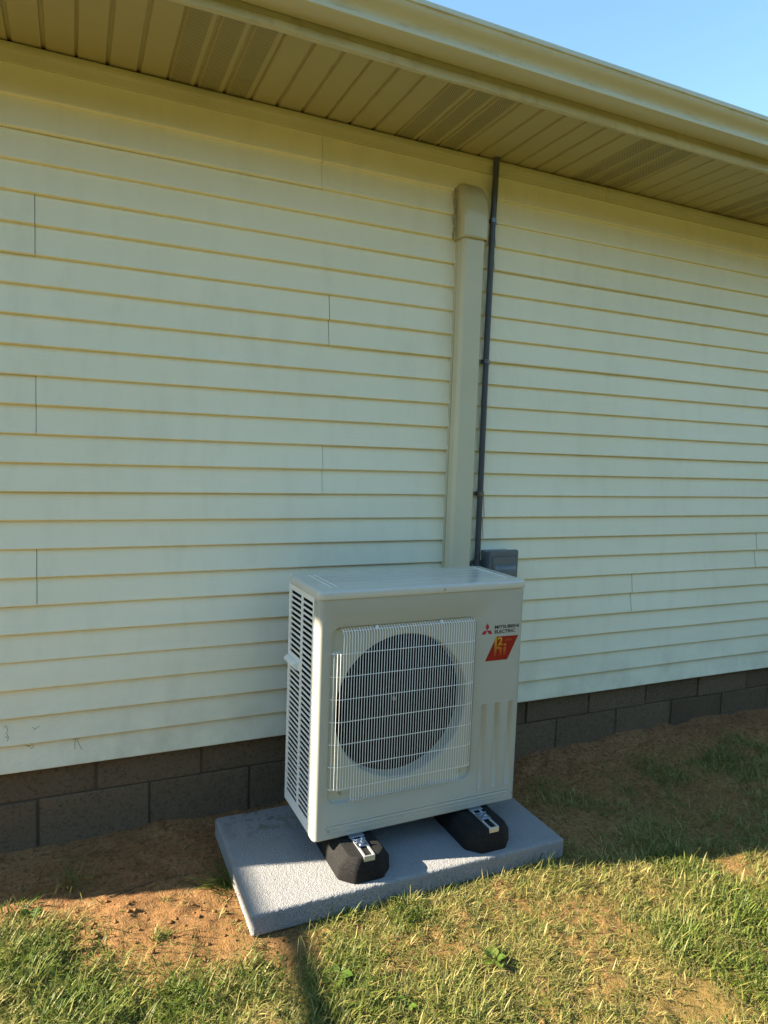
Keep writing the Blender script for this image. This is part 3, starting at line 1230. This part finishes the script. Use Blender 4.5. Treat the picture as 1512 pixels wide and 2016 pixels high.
# wall inlet: a hood that turns into the wall
hwc = .0655
rings = []
dpc = .076
for i in range(25):
    t = i / 24
    if t < .3:
        z = 2.128 + (t / .3) * .075
        yf, half = -dpc, hwc - .002 * (1 - t / .3)
        cz = 0
        front_pts = (yf, z)
    else:
        a = (t - .3) / .7 * math.pi / 2
        z = 2.203 + .160 * math.sin(a)
        yf = -dpc + (dpc - .006) * (1 - math.cos(a))
        half = hwc + .004 * math.sin(2 * a) - .012 * (1 - math.cos(a))
    r = .024 if t < .3 else .024 + .02 * (t - .3) / .7
    r = min(r, max(.004, -yf * .8))
    pts = [(-half, .010)]
    for k in range(7):
        b = math.radians(90 * k / 6)
        pts.append((-half + r - r * math.cos(b), yf + r - r * math.sin(b)))
    for k in range(7):
        b = math.radians(90 * k / 6)
        pts.append((half - r + r * math.sin(b), yf + r - r * math.cos(b)))
    pts.append((half, .010))
    rings.append([(p[0], min(p[1], .010), z + LCZ) for p in pts])
inl = MB().loops(rings, False).build('wall_inlet', M['cap'], lc, 'all')
md = inl.modifiers.new('thick', 'SOLIDIFY')
md.thickness = .003
md.offset = -1
fl_ = MB()
fl_.loops([[(p[0], y, p[1] + LCZ) for p in rrect(-hwc - .004 - g, hwc + .006 + g, 2.120, 2.366 + g, .05, 6)] for g, y in ((.008, .010), (.008, -.001), (.006, -.003), (-.012, -.003))])
fl_.build('inlet_flange', M['cap'], lc, 40)
ck = MB()
pth = [(-hwc - .010 + .002 * math.sin(z * 90), -.002 + .0015 * math.sin(z * 150), z + LCZ) for z in np.linspace(2.13, 2.345, 40)]
ck.tube(pth, [.0035 + .0010 * math.sin(i * 1.7) for i in range(40)], 6)
ck.build('caulk_bead', M['caulk'], lc, 'all')

# ------------------------------------------------------------------ conduit
cn = empty('conduit', (1.696, -.0360, -.0))
tag(cn, 'thin grey plastic conduit running up beside the line set cover into the soffit', 'conduit')
cp_ = [(.004 * (max(0, z - 2.2) / .3) + .0015 * math.sin(z * 2.2), -.0015 * math.sin(z * 3), z) for z in np.linspace(.705, 2.512, 30)]
MB().tube(cp_, .0137, 16).build('pipe', M['pvc'], cn, 60)
for z in (2.235, 1.622, 1.026):
    st = MB()
    n = 18
    rg = []
    for k in range(n):
        a = 2 * math.pi * k / n
        rg.append((math.cos(a), math.sin(a)))
    xo = .004 * (max(0, z - 2.2) / .3) + .0015 * math.sin(z * 2.2)
    st.loops([[(xo + c * r, s_ * r, z + dz) for c, s_ in rg] for r, dz in ((.0139, -.009), (.0152, -.0085), (.0152, .0085), (.0139, .009))])
    st.box(xo + .012, xo + .030, .0130, .0160, z - .009, z + .009, .0006)
    st.box(xo - .030, xo - .012, .0130, .0160, z - .009, z + .009, .0006)
    st.box(xo + .0105, xo + .0135, -.001, .0150, z - .009, z + .009)
    st.box(xo - .0135, xo - .0105, -.001, .0150, z - .009, z + .009)
    so = st.build('pipe_strap', M['strap'], cn, 40)
    sc = MB()
    for s_ in (-1, 1):
        sc.cyl((xo + s_ * .0225, .0135, z), (xo + s_ * .0225, .0095, z), .0042, 10, .0008)
    sc.build('strap_screw', M['zinc'], so, 30)
lb = MB()
lb.cyl((0, 0, .700), (0, 0, .722), .0185, 18, .002)
lb.box(-.019, .019, -.0185, .016, .590, .702, .004)
lb.box(-.017, .017, -.0225, -.018, .600, .692, .002)
lbo = lb.build('conduit_body', M['pvc'], cn, 30)
lb2 = MB()
lb2.cyl((-.036, .004, .690), (-.018, .004, .690), .0165, 16, .002)
lb2.build('coupling', M['pvc'], cn, 30)
MB().cyl((.018, 0, .64), (.045, 0, .64), .0135, 16, .001).build('coupling', M['pvc'], cn, 30)

# ------------------------------------------------------------------ disconnect box
db = empty('disconnect_box', (1.802, -.0182, .555))
tag(db, 'grey electrical disconnect box on the siding behind the heat pump', 'electrical box')
MB().box(-.070, .070, -.058, .012, 0, .208, .005).build('body', M['box'], db)
MB().box(-.077, .077, -.088, -.0582, -.004, .2165, .006).build('cover', M['box'], db)
MB().box(-.068, .068, -.0915, -.0882, .010, .190, .003).build('door', M['box'], db)
hpz = [(-.0917, .078), (-.100, .080), (-.108, .088), (-.112, .100), (-.112, .128), (-.109, .140), (-.102, .148), (-.0917, .152)]
bl = MB()
rings = []
for x, sc_ in ((-.058, .15), (-.056, .55), (-.051, .85), (-.045, 1.0), (.045, 1.0), (.051, .85), (.056, .55), (.058, .15)):
    rings.append([(x, -.0917 + (y + .0917) * sc_, .115 + (z - .115) * (.75 + .25 * sc_)) for y, z in hpz])
bl.loops(rings, True, True, True)
bl.build('door_bulge', M['box'], db, 45)

# ------------------------------------------------------------------ vegetation
def blades(base, length, width, heading, lean, curl, mat, name, tint, dry, parent=None, flat_k=0.0):
    """curved tapering grass blades, three segments each"""
    n = len(base)
    T = np.array([0, .36, .72, 1.0])
    W = np.array([.75, 1.0, .66, .0])
    hx, hy = np.cos(heading), np.sin(heading)
    sx, sy = -hy, hx
    verts = np.zeros((n, 7, 3), np.float32)
    px = np.zeros(n)
    pz = np.zeros(n)
    ang = lean.copy()
    pos = [np.stack([px, pz], -1)]
    for i in range(3):
        dl = (T[i + 1] - T[i]) * length
        px = px + np.sin(ang) * dl
        pz = pz + np.cos(ang) * dl
        pos.append(np.stack([px, np.maximum(pz, .0015)], -1))
        ang = ang + curl
    for i in range(4):
        c = np.stack([base[:, 0] + hx * pos[i][:, 0], base[:, 1] + hy * pos[i][:, 0], base[:, 2] + pos[i][:, 1]], -1)
        if i < 3:
            w = (width * W[i] * .5)[:, None]
            sd_ = np.stack([sx, sy, np.zeros(n)], -1) * w
            verts[:, 2 * i] = c - sd_
            verts[:, 2 * i + 1] = c + sd_
        else:
            verts[:, 6] = c
    o = np.arange(n)[:, None] * 7
    q = np.concatenate([o + np.array([[0, 1, 3, 2]]), o + np.array([[2, 3, 5, 4]])])
    t = o + np.array([[4, 5, 6]])
    ob = np_mesh(name, verts.reshape(-1, 3), q, t, mat, parent, True)
    for nm, arr in (('tint', tint), ('dry', dry)):
        at = ob.data.attributes.new(nm, 'FLOAT', 'POINT')
        at.data.foreach_set('value', np.repeat(arr.astype(np.float32), 7))
    return ob


def world_px(lst, z=-.31):
    out = []
    for a in lst:
        p_ = ray_z(a[0], a[1], z)
        out.append((p_[0], p_[1]) + tuple(a[2:]))
    return out


# bare patches of soil seen in the photograph: pixel, radius in metres, strength, squash
BARE = world_px([(250, 1830, .20, 1.0), (180, 1865, .13, 1.0), (310, 1872, .17, 1.0), (430, 1865, .16, 1.0), (540, 1905, .10, .9), (620, 1870, .05, .9), (1120, 1800, .06, .6), (1200, 1930, .09, .8), (960, 1960, .06, .6), (870, 1870, .06, .6), (120, 1815, .10, .5), (380, 1815, .14, 1.0), (470, 1800, .10, .9), (560, 1850, .10, 1.0), (545, 1880, .08, .8),
                 (760, 1915, .07, .8), (1180, 1880, .10, .75), (1240, 1830, .10, .65), (1400, 1960, .14, .85), (1290, 1750, .06, .6), (1440, 1700, .07, .8),
                 (1010, 1770, .06, .5), (1330, 1990, .12, .8)])
LUSH = world_px([(60, 1900, .16, 1.0), (150, 1980, .18, 1.0), (360, 1970, .12, 1.0), (500, 1930, .08, .8), (1460, 1800, .16, 1.0), (1350, 1850, .12, .9), (660, 1790, .06, .8),
                 (700, 1900, .10, .7), (680, 1985, .12, .8), (900, 1990, .14, .6), (1330, 1700, .10, .9), (40, 1790, .06, .9), (1480, 1920, .12, .8), (800, 1800, .07, .8)])


def field(x, y, blobs):
    f = np.zeros_like(x)
    for bx, by, r, s_ in blobs:
        f = np.maximum(f, s_ * np.exp(-((x - bx) ** 2 + (y - by) ** 2) / (r * r)))
    return f


def scatter(n, x0, x1, y0, y1):
    x = RNG.uniform(x0, x1, n)
    y = RNG.uniform(y0, y1, n)
    return x, y


def outside_pad(x, y, m=.004):
    return ~((x > PAD[0] - m) & (x < PAD[1] + m) & (y > PAD[2] - m) & (y < PAD[3] + m))


# --- the lawn: short matted blades with lusher and barer patches
def lawn(n, x0, x1, y0, y1, wmul=1.0):
    x, y = scatter(n, x0, x1, y0, y1)
    bare = field(x, y, BARE)
    lush = field(x, y, LUSH)
    nz = fbm(x * 5, y * 5, None, 201, 3) * .5 + .5
    clump = fbm(x * 22, y * 22, None, 203, 2) * .5 + .5
    # the strip against the house is worn and thin
    edge = -.50 - .17 * (x - .4) + .10 * fbm(x * 3, y * 3, None, 205, 2)
    lit = sstep(.06, -.12, y - np.minimum(edge, -.40))
    shade = .42 * sstep(1.70, 2.1, x) * sstep(-.10, -.30, y) * (.20 + 1.6 * sstep(.42, .75, nz))
    d = np.maximum(lit * (.72 + .5 * nz), shade)
    d = d * (.22 + .95 * clump) * (1 - .985 * np.clip(bare * 1.25, 0, 1)) + lush * .55 * lit
    keep = (RNG.random(n) < np.clip(d, 0, 1)) & outside_pad(x, y) & (y < -.012)
    x, y, lush, nz = x[keep], y[keep], lush[keep], nz[keep]
    m = len(x)
    hd = RNG.uniform(0, 2 * np.pi, m)
    ln = (.020 + .038 * RNG.random(m) ** 1.7) * (1 + .35 * lush) * (.8 + .5 * nz)
    wd = (.0011 + .0024 * RNG.random(m) ** 2.0) * (1 + .6 * lush) * wmul
    lean = RNG.uniform(.45, 1.55, m) * (1 - .25 * lush)
    curl = RNG.uniform(-.1, .85, m)
    dry = np.clip(RNG.normal(.36, .34, m) - lush * .5 + .35 * (nz - .5), 0, 1)
    tint = np.clip(RNG.normal(.45, .27, m) + .1 * lush, 0, 1)
    base = np.stack([x, y, gz(x, y) - .002], -1)
    return base, ln, wd, hd, lean, curl, tint, dry


A = lawn(300000, -.45, 3.3, -1.75, -.02)
B = lawn(26000, -2.2, 5.2, -3.6, -.3, 1.7)
D = lawn(240000, -.45, 3.3, -1.75, -.02, .5)       # fine matted undergrowth
D = list(D)
D[1] = D[1] * .62
D[4] = np.clip(D[4] * 1.25, .7, 1.6)
D[7] = np.clip(D[7] + .25 + RNG.normal(0, .2, len(D[7])), 0, 1)
C = [np.concatenate([a, b, d]) for a, b, d in zip(A, B, D)]
lawn_o = blades(C[0], C[1], C[2], C[3], C[4], C[5], M['grass'], 'lawn_grass', C[6], C[7])
tag(lawn_o, 'short patchy lawn grass, part green and part straw yellow', None, None, 'stuff')

# --- longer loose blades standing out of the lush patches
n = 1700
pick = RNG.integers(0, len(LUSH), n)
LB = np.array(LUSH)
x = LB[pick, 0] + RNG.normal(0, 1, n) * LB[pick, 2] * .62
y = LB[pick, 1] + RNG.normal(0, 1, n) * LB[pick, 2] * .62
k_ = outside_pad(x, y, .012) & (y < -.3)
x, y = x[k_], y[k_]
m = len(x)
tall = blades(np.stack([x, y, gz(x, y) - .002], -1), .030 + .045 * RNG.random(m) ** 1.6, .0018 + .0022 * RNG.random(m), RNG.uniform(0, 6.283, m), RNG.uniform(.25, 1.35, m),
              RNG.uniform(.05, .6, m), M['grass'], 'tall_grass', np.clip(RNG.normal(.35, .3, m), 0, 1), np.clip(RNG.normal(.08, .16, m), 0, 1))
tag(tall, 'longer green grass blades standing in the lush lawn patches', None, None, 'stuff')

# --- straw and dead clippings lying on the soil
n = 30000
x, y = scatter(n, -.45, 3.3, -1.75, -.02)
dn = .25 + .75 * (fbm(x * 6, y * 6, None, 301, 2) * .5 + .5)
wallstrip = sstep(-.55, -.2, y)
k_ = (RNG.random(n) < dn * (1 - .5 * wallstrip) * (1 - .75 * field(x, y, BARE))) & outside_pad(x, y)
x, y = x[k_], y[k_]
m = len(x)
straw = blades(np.stack([x, y, gz(x, y) + .001], -1), .014 + .035 * RNG.random(m) ** 2, .0009 + .0012 * RNG.random(m), RNG.uniform(0, 6.283, m), RNG.uniform(1.35, 1.6, m),
               RNG.uniform(-.12, .12, m), M['straw'], 'straw_litter', RNG.random(m), np.clip(RNG.normal(.3, .35, m), 0, 1))
tag(straw, 'dry straw and clippings lying on the soil', None, None, 'stuff')

# --- crumbs of soil
n = 9000
x, y = scatter(n, -.45, 3.6, -1.4, -.015)
k_ = outside_pad(x, y, .01) & (RNG.random(n) < .35 + .65 * field(x, y, BARE) + .4 * sstep(-.2, -.03, y))
x, y = x[k_], y[k_]
m = len(x)
ico = np.array([(0, 0, 1), (.894, 0, .447), (.276, .851, .447), (-.724, .526, .447), (-.724, -.526, .447), (.276, -.851, .447), (.724, .526, -.447), (-.276, .851, -.447), (-.894, 0, -.447), (-.276, -.851, -.447), (.724, -.526, -.447), (0, 0, -1)])
icf = np.array([(0, 1, 2), (0, 2, 3), (0, 3, 4), (0, 4, 5), (0, 5, 1), (1, 6, 2), (2, 7, 3), (3, 8, 4), (4, 9, 5), (5, 10, 1), (2, 6, 7), (3, 7, 8), (4, 8, 9), (5, 9, 10), (1, 10, 6), (6, 11, 7), (7, 11, 8), (8, 11, 9), (9, 11, 10), (10, 11, 6)])
r = .0014 + .0085 * RNG.random(m) ** 5
V = ico[None] * r[:, None, None] * RNG.uniform(.6, 1.25, (m, 12, 1)) * np.array([1, 1, .65])
V = V + np.stack([x, y, gz(x, y) + r * .25], -1)[:, None]
F = (np.arange(m)[:, None, None] * 12 + icf[None]).reshape(-1, 3)
cl = np_mesh('soil_crumbs', V.reshape(-1, 3), None, F, M['soil'])
tag(cl, 'small crumbs of soil and grit on the bare ground', None, None, 'stuff')


# --- single tufts that stand apart
def tuft(px, py, n, ln, spread, label, dryv=.1, lean=(.15, 1.1), w=.003, tintm=.3, head=None, z=-.31):
    p_ = ray_z(px, py, z)
    x0, y0 = p_[0], p_[1]
    e = empty('grass_tuft', (x0, y0, float(gz(x0, y0))))
    tag(e, label, 'grass tuft', 'grass tufts by the pad and wall')
    b = np.stack([RNG.normal(0, spread, n), RNG.normal(0, spread, n), np.full(n, -.004)], -1)
    hd = RNG.uniform(0, 6.283, n) if head is None else RNG.normal(head[0], head[1], n)
    blades(b, ln * RNG.uniform(.45, 1.0, n), w * RNG.uniform(.6, 1.2, n), hd, RNG.uniform(lean[0], lean[1], n), RNG.uniform(.1, .5, n), M['grass'], 'blade_clump',
           np.clip(RNG.normal(tintm, .2, n), 0, 1), np.clip(RNG.normal(dryv, .15, n), 0, 1), e)['kind'] = 'stuff'
    return e


tuft(452, 1745, 70, .15, .028, 'dark green grass tuft leaning against the left side of the pad', 0, (.5, 1.25), .0042, .12, (2.9, .75))
tuft(148, 1745, 60, .16, .02, 'thin dark grass tuft in shade left of the pad, near the blocks', .25, (.1, 1.2), .0024, .1)
tuft(680, 1795, 55, .085, .022, 'bright green grass tuft at the front edge of the pad, below the sunlit rubber foot', .05, (.1, .9), .0036, .5)
tuft(815, 1815, 60, .105, .022, 'dark bladed grass tuft in front of the middle of the pad', 0, (.1, 1.0), .0042, .15)
tuft(325, 1772, 16, .045, .008, 'tiny green sprout on bare soil at the edge of the house shadow', 0, (.1, 1.2), .0032, .8)
tuft(315, 1848, 34, .055, .014, 'small green sprout in the middle of the sunlit bare soil', .1, (.2, 1.3), .0036, .35)
tuft(1075, 1715, 45, .12, .03, 'grass tuft in shade at the front right corner of the pad', .15, (.05, 1.0), .0028, .2)
tuft(1440, 1500, 90, .15, .06, 'dark grass tuft in deep shade near the blocks at the right edge', .2, (.1, 1.1), .003, .15, None, -.28)
tuft(1420, 1620, 70, .13, .05, 'shaded grass tuft halfway between the blocks and sunlit lawn at right', .45, (.2, 1.2), .0026, .3, None, -.30)
tuft(1235, 1560, 60, .11, .05, 'shaded grass tuft on bare soil right of the heat pump', .3, (.2, 1.2), .0026, .2, None, -.30)


# --- broad leaved weeds
def weed(px, py, n, size, label, tint):
    p_ = ray_z(px, py, -.305)
    e = empty('weed', (p_[0], p_[1], float(gz(p_[0], p_[1]))))
    tag(e, label, 'weed', 'broad leaved weeds in the lawn')
    for i in range(n):
        a = i * 2.4 + random.uniform(-.3, .3)
        L = size * 1.35 * random.uniform(.6, 1.0)
        tilt = random.uniform(.25, .8)
        mb = MB()
        rings = []
        for k in range(7):
            t = k / 6
            w = L * .30 * math.sin(min(1, t * 1.05) * math.pi) ** .7 * (1.2 - .5 * t) + .0012
            d = L * (.25 + t * .9)
            zz = math.sin(tilt) * d * (1 - .35 * t) + .004
            rr = math.cos(tilt) * d
            cx, cy = rr * math.cos(a), rr * math.sin(a)
            sx, sy = -math.sin(a) * w, math.cos(a) * w
            rings.append([(cx - sx, cy - sy, zz + w * .35), (cx, cy, zz), (cx + sx, cy + sy, zz + w * .35)])
        mb.loops(rings, False)
        st_ = math.cos(tilt) * L * .25
        o = mb.build('leaf', M['weed'], e, 'all')
        for nm, v in (('tint', min(1, max(0, random.gauss(tint, .2)))), ('dry', max(0, random.gauss(.05, .1)))):
            at = o.data.attributes.new(nm, 'FLOAT', 'POINT')
            at.data.foreach_set('value', [v] * len(o.data.vertices))
        mb = MB().tube([(0, 0, -.003), (st_ * .5 * math.cos(a), st_ * .5 * math.sin(a), .006), (st_ * math.cos(a), st_ * math.sin(a), math.sin(tilt) * L * .25 + .004)], .0009, 5)
        so = mb.build('stalk', M['weed'], e)
    return e


weed(975, 1895, 9, .035, 'rosette of broad green leaves in the lawn below the middle of the pad', .75)
weed(660, 1925, 9, .045, 'pale broad leaved weed in the pad shadow at the bottom of the picture', .45)
weed(1395, 1722, 8, .032, 'yellow green leafy weed at the shadow edge near the right side', .9)
weed(60, 1800, 10, .030, 'small leafy weed at the shadow edge by the left side', .5)
weed(800, 1985, 7, .036, 'leafy weed at the bottom edge of the picture, middle', .7)
weed(150, 1960, 8, .034, 'leafy green weed in the lush grass at bottom left', .6)

# --- a stick lying in the sunlit soil and a root across the shaded soil
def stick(pts, r, label, name, mat):
    w = [ray_z(a, b, -.312) for a, b in pts]
    P_ = [(q[0], q[1], float(gz(q[0], q[1])) + r * .8) for q in w]
    o = MB().tube(P_, [r * (1 - .5 * i / len(P_)) for i in range(len(P_))], 6).build(name, mat, None, 'all')
    return tag(o, label, name.replace('_', ' '))


stick([(168, 1885), (176, 1872), (183, 1858), (192, 1848)], .0026, 'short dark stick lying on sunlit soil at lower left', 'stick', M['root'])
stick([(215, 1768), (260, 1753), (300, 1740), (345, 1731), (392, 1724)], .0022, 'thin dark root lying across the shaded soil left of the pad', 'root', M['root'])
stick([(1345, 1775), (1380, 1792), (1405, 1803), (1432, 1815)], .0035, 'pale dead twig lying in the grass at right', 'twig', M['straw'])

# --- dead rootlets of a climber still stuck to the lowest siding
def on_wall(px, py):
    v = AX * (px - 756) / FPX - AY * (py - 1008) / FPX + AF
    t = (-.0155 - CAM_POS[1]) / v[1]
    return CAM_POS + t * v


RT = [[[(12, 1428), (15, 1436), (13, 1443), (17, 1452), (14, 1459)], [(11, 1432), (8, 1429)], [(15, 1452), (11, 1450)]],
      [[(64, 1432), (70, 1434), (78, 1429)], [(70, 1434), (67, 1437)]],
      [[(50, 1467), (58, 1469), (65, 1463), (66, 1470), (61, 1474)], [(58, 1469), (54, 1466)]],
      [[(143, 1456), (150, 1453), (158, 1455)], [(149, 1455), (147, 1464), (148, 1475)], [(151, 1456), (156, 1465), (161, 1475)]]]
RL = ['dead climber rootlet stuck to the siding nearest the left edge, the tallest one', 'tiny dead rootlet on the siding, upper of the marks at lower left',
      'dead rootlet hanging under a siding lap close to the left edge', 'forked dead rootlet on the lowest siding course, rightmost of the marks']
for grp, lb_ in zip(RT, RL):
    mb = MB()
    for line in grp:
        P_ = [on_wall(a, b) for a, b in line]
        P_ = [(q[0], -.0160 - .0025 * (i % 2), q[2]) for i, q in enumerate(P_)]
        mb.tube(P_, .0007, 5)
    tag(mb.build('dead_rootlet', M['root'], None, 'all'), lb_, 'rootlet', 'dead climber rootlets on the siding')

# ------------------------------------------------------------------ unseen timber frame added left of the house, whose bar throws the soft shadow across pad and lawn
fr = empty('shadow_timber_frame', (-2.99, -.9, float(gz(-2.99, -.9))))
tag(fr, 'unseen timber crossbar frame added beyond the left end of the house to cast a shadow band', 'frame')
MB().box(-.022, .022, -2.6, 3.1, 1.90, 1.944, .004).build('crossbar', M['timber'], fr)
for y in (-2.5, 3.0):
    MB().box(-.045, .045, y - .045, y + .045, -.2, 1.8995, .005).build('post', M['timber'], fr)

# ------------------------------------------------------------------ wood at the far side of the yard, behind the camera
wx, wz = np.linspace(-60, 60, 150), np.linspace(0, 1, 16)
WXg, WZg = np.meshgrid(wx, wz)
top = 8.2 + 1.8 * fbm(WXg * .22, np.zeros_like(WXg), None, 401, 3)
wy = -23 - .004 * WXg ** 2 * -1 + 1.6 * fbm(WXg * .3, WZg * 3, None, 403, 3) + 2.2 * np.abs(WZg - .45)
WV = np.stack([WXg, wy - 4 * WZg ** 4, -1.6 + WZg * (top + 1.6)], -1)
WB = WV.copy()
WB[:, :, 1] -= 3.5 * np.sin(np.pi * np.clip(WZg, .02, 1)) + .05
ii = np.arange(150 * 16).reshape(16, 150)
qa = np.stack([ii[:-1, :-1], ii[:-1, 1:], ii[1:, 1:], ii[1:, :-1]], -1).reshape(-1, 4)
n = 26000
u_, v_ = RNG.uniform(-58, 58, n), RNG.random(n) ** .8
ct = np.stack([u_, -23 + .004 * u_ ** 2 + 1.9 * fbm(u_ * .3, v_ * 3, None, 403, 3) + RNG.normal(0, .5, n) + .4, -1.2 + v_ * (9.8 + 1.8 * fbm(u_ * .22, np.zeros(n), None, 401, 3))], -1)
d1 = RNG.normal(0, 1, (n, 3))
d1 /= np.linalg.norm(d1, axis=1, keepdims=True)
d2 = np.cross(d1, RNG.normal(0, 1, (n, 3)))
d2 /= np.linalg.norm(d2, axis=1, keepdims=True)
sz = RNG.uniform(.10, .26, (n, 1))
LV = np.stack([ct - d1 * sz, ct + d2 * sz * .6, ct + d1 * sz, ct - d2 * sz * .6], 1).reshape(-1, 3)
nv = 150 * 16
verts = np.concatenate([WV.reshape(-1, 3), WB.reshape(-1, 3), LV])
lq = np.arange(4 * n).reshape(-1, 4) + 2 * nv
wood = np_mesh('far_wood', verts, np.concatenate([qa, qa[:, ::-1] + nv, lq]), None, M['leafmass'])
tag(wood, 'dense line of broadleaf trees at the far side of the yard', None, None, 'stuff')
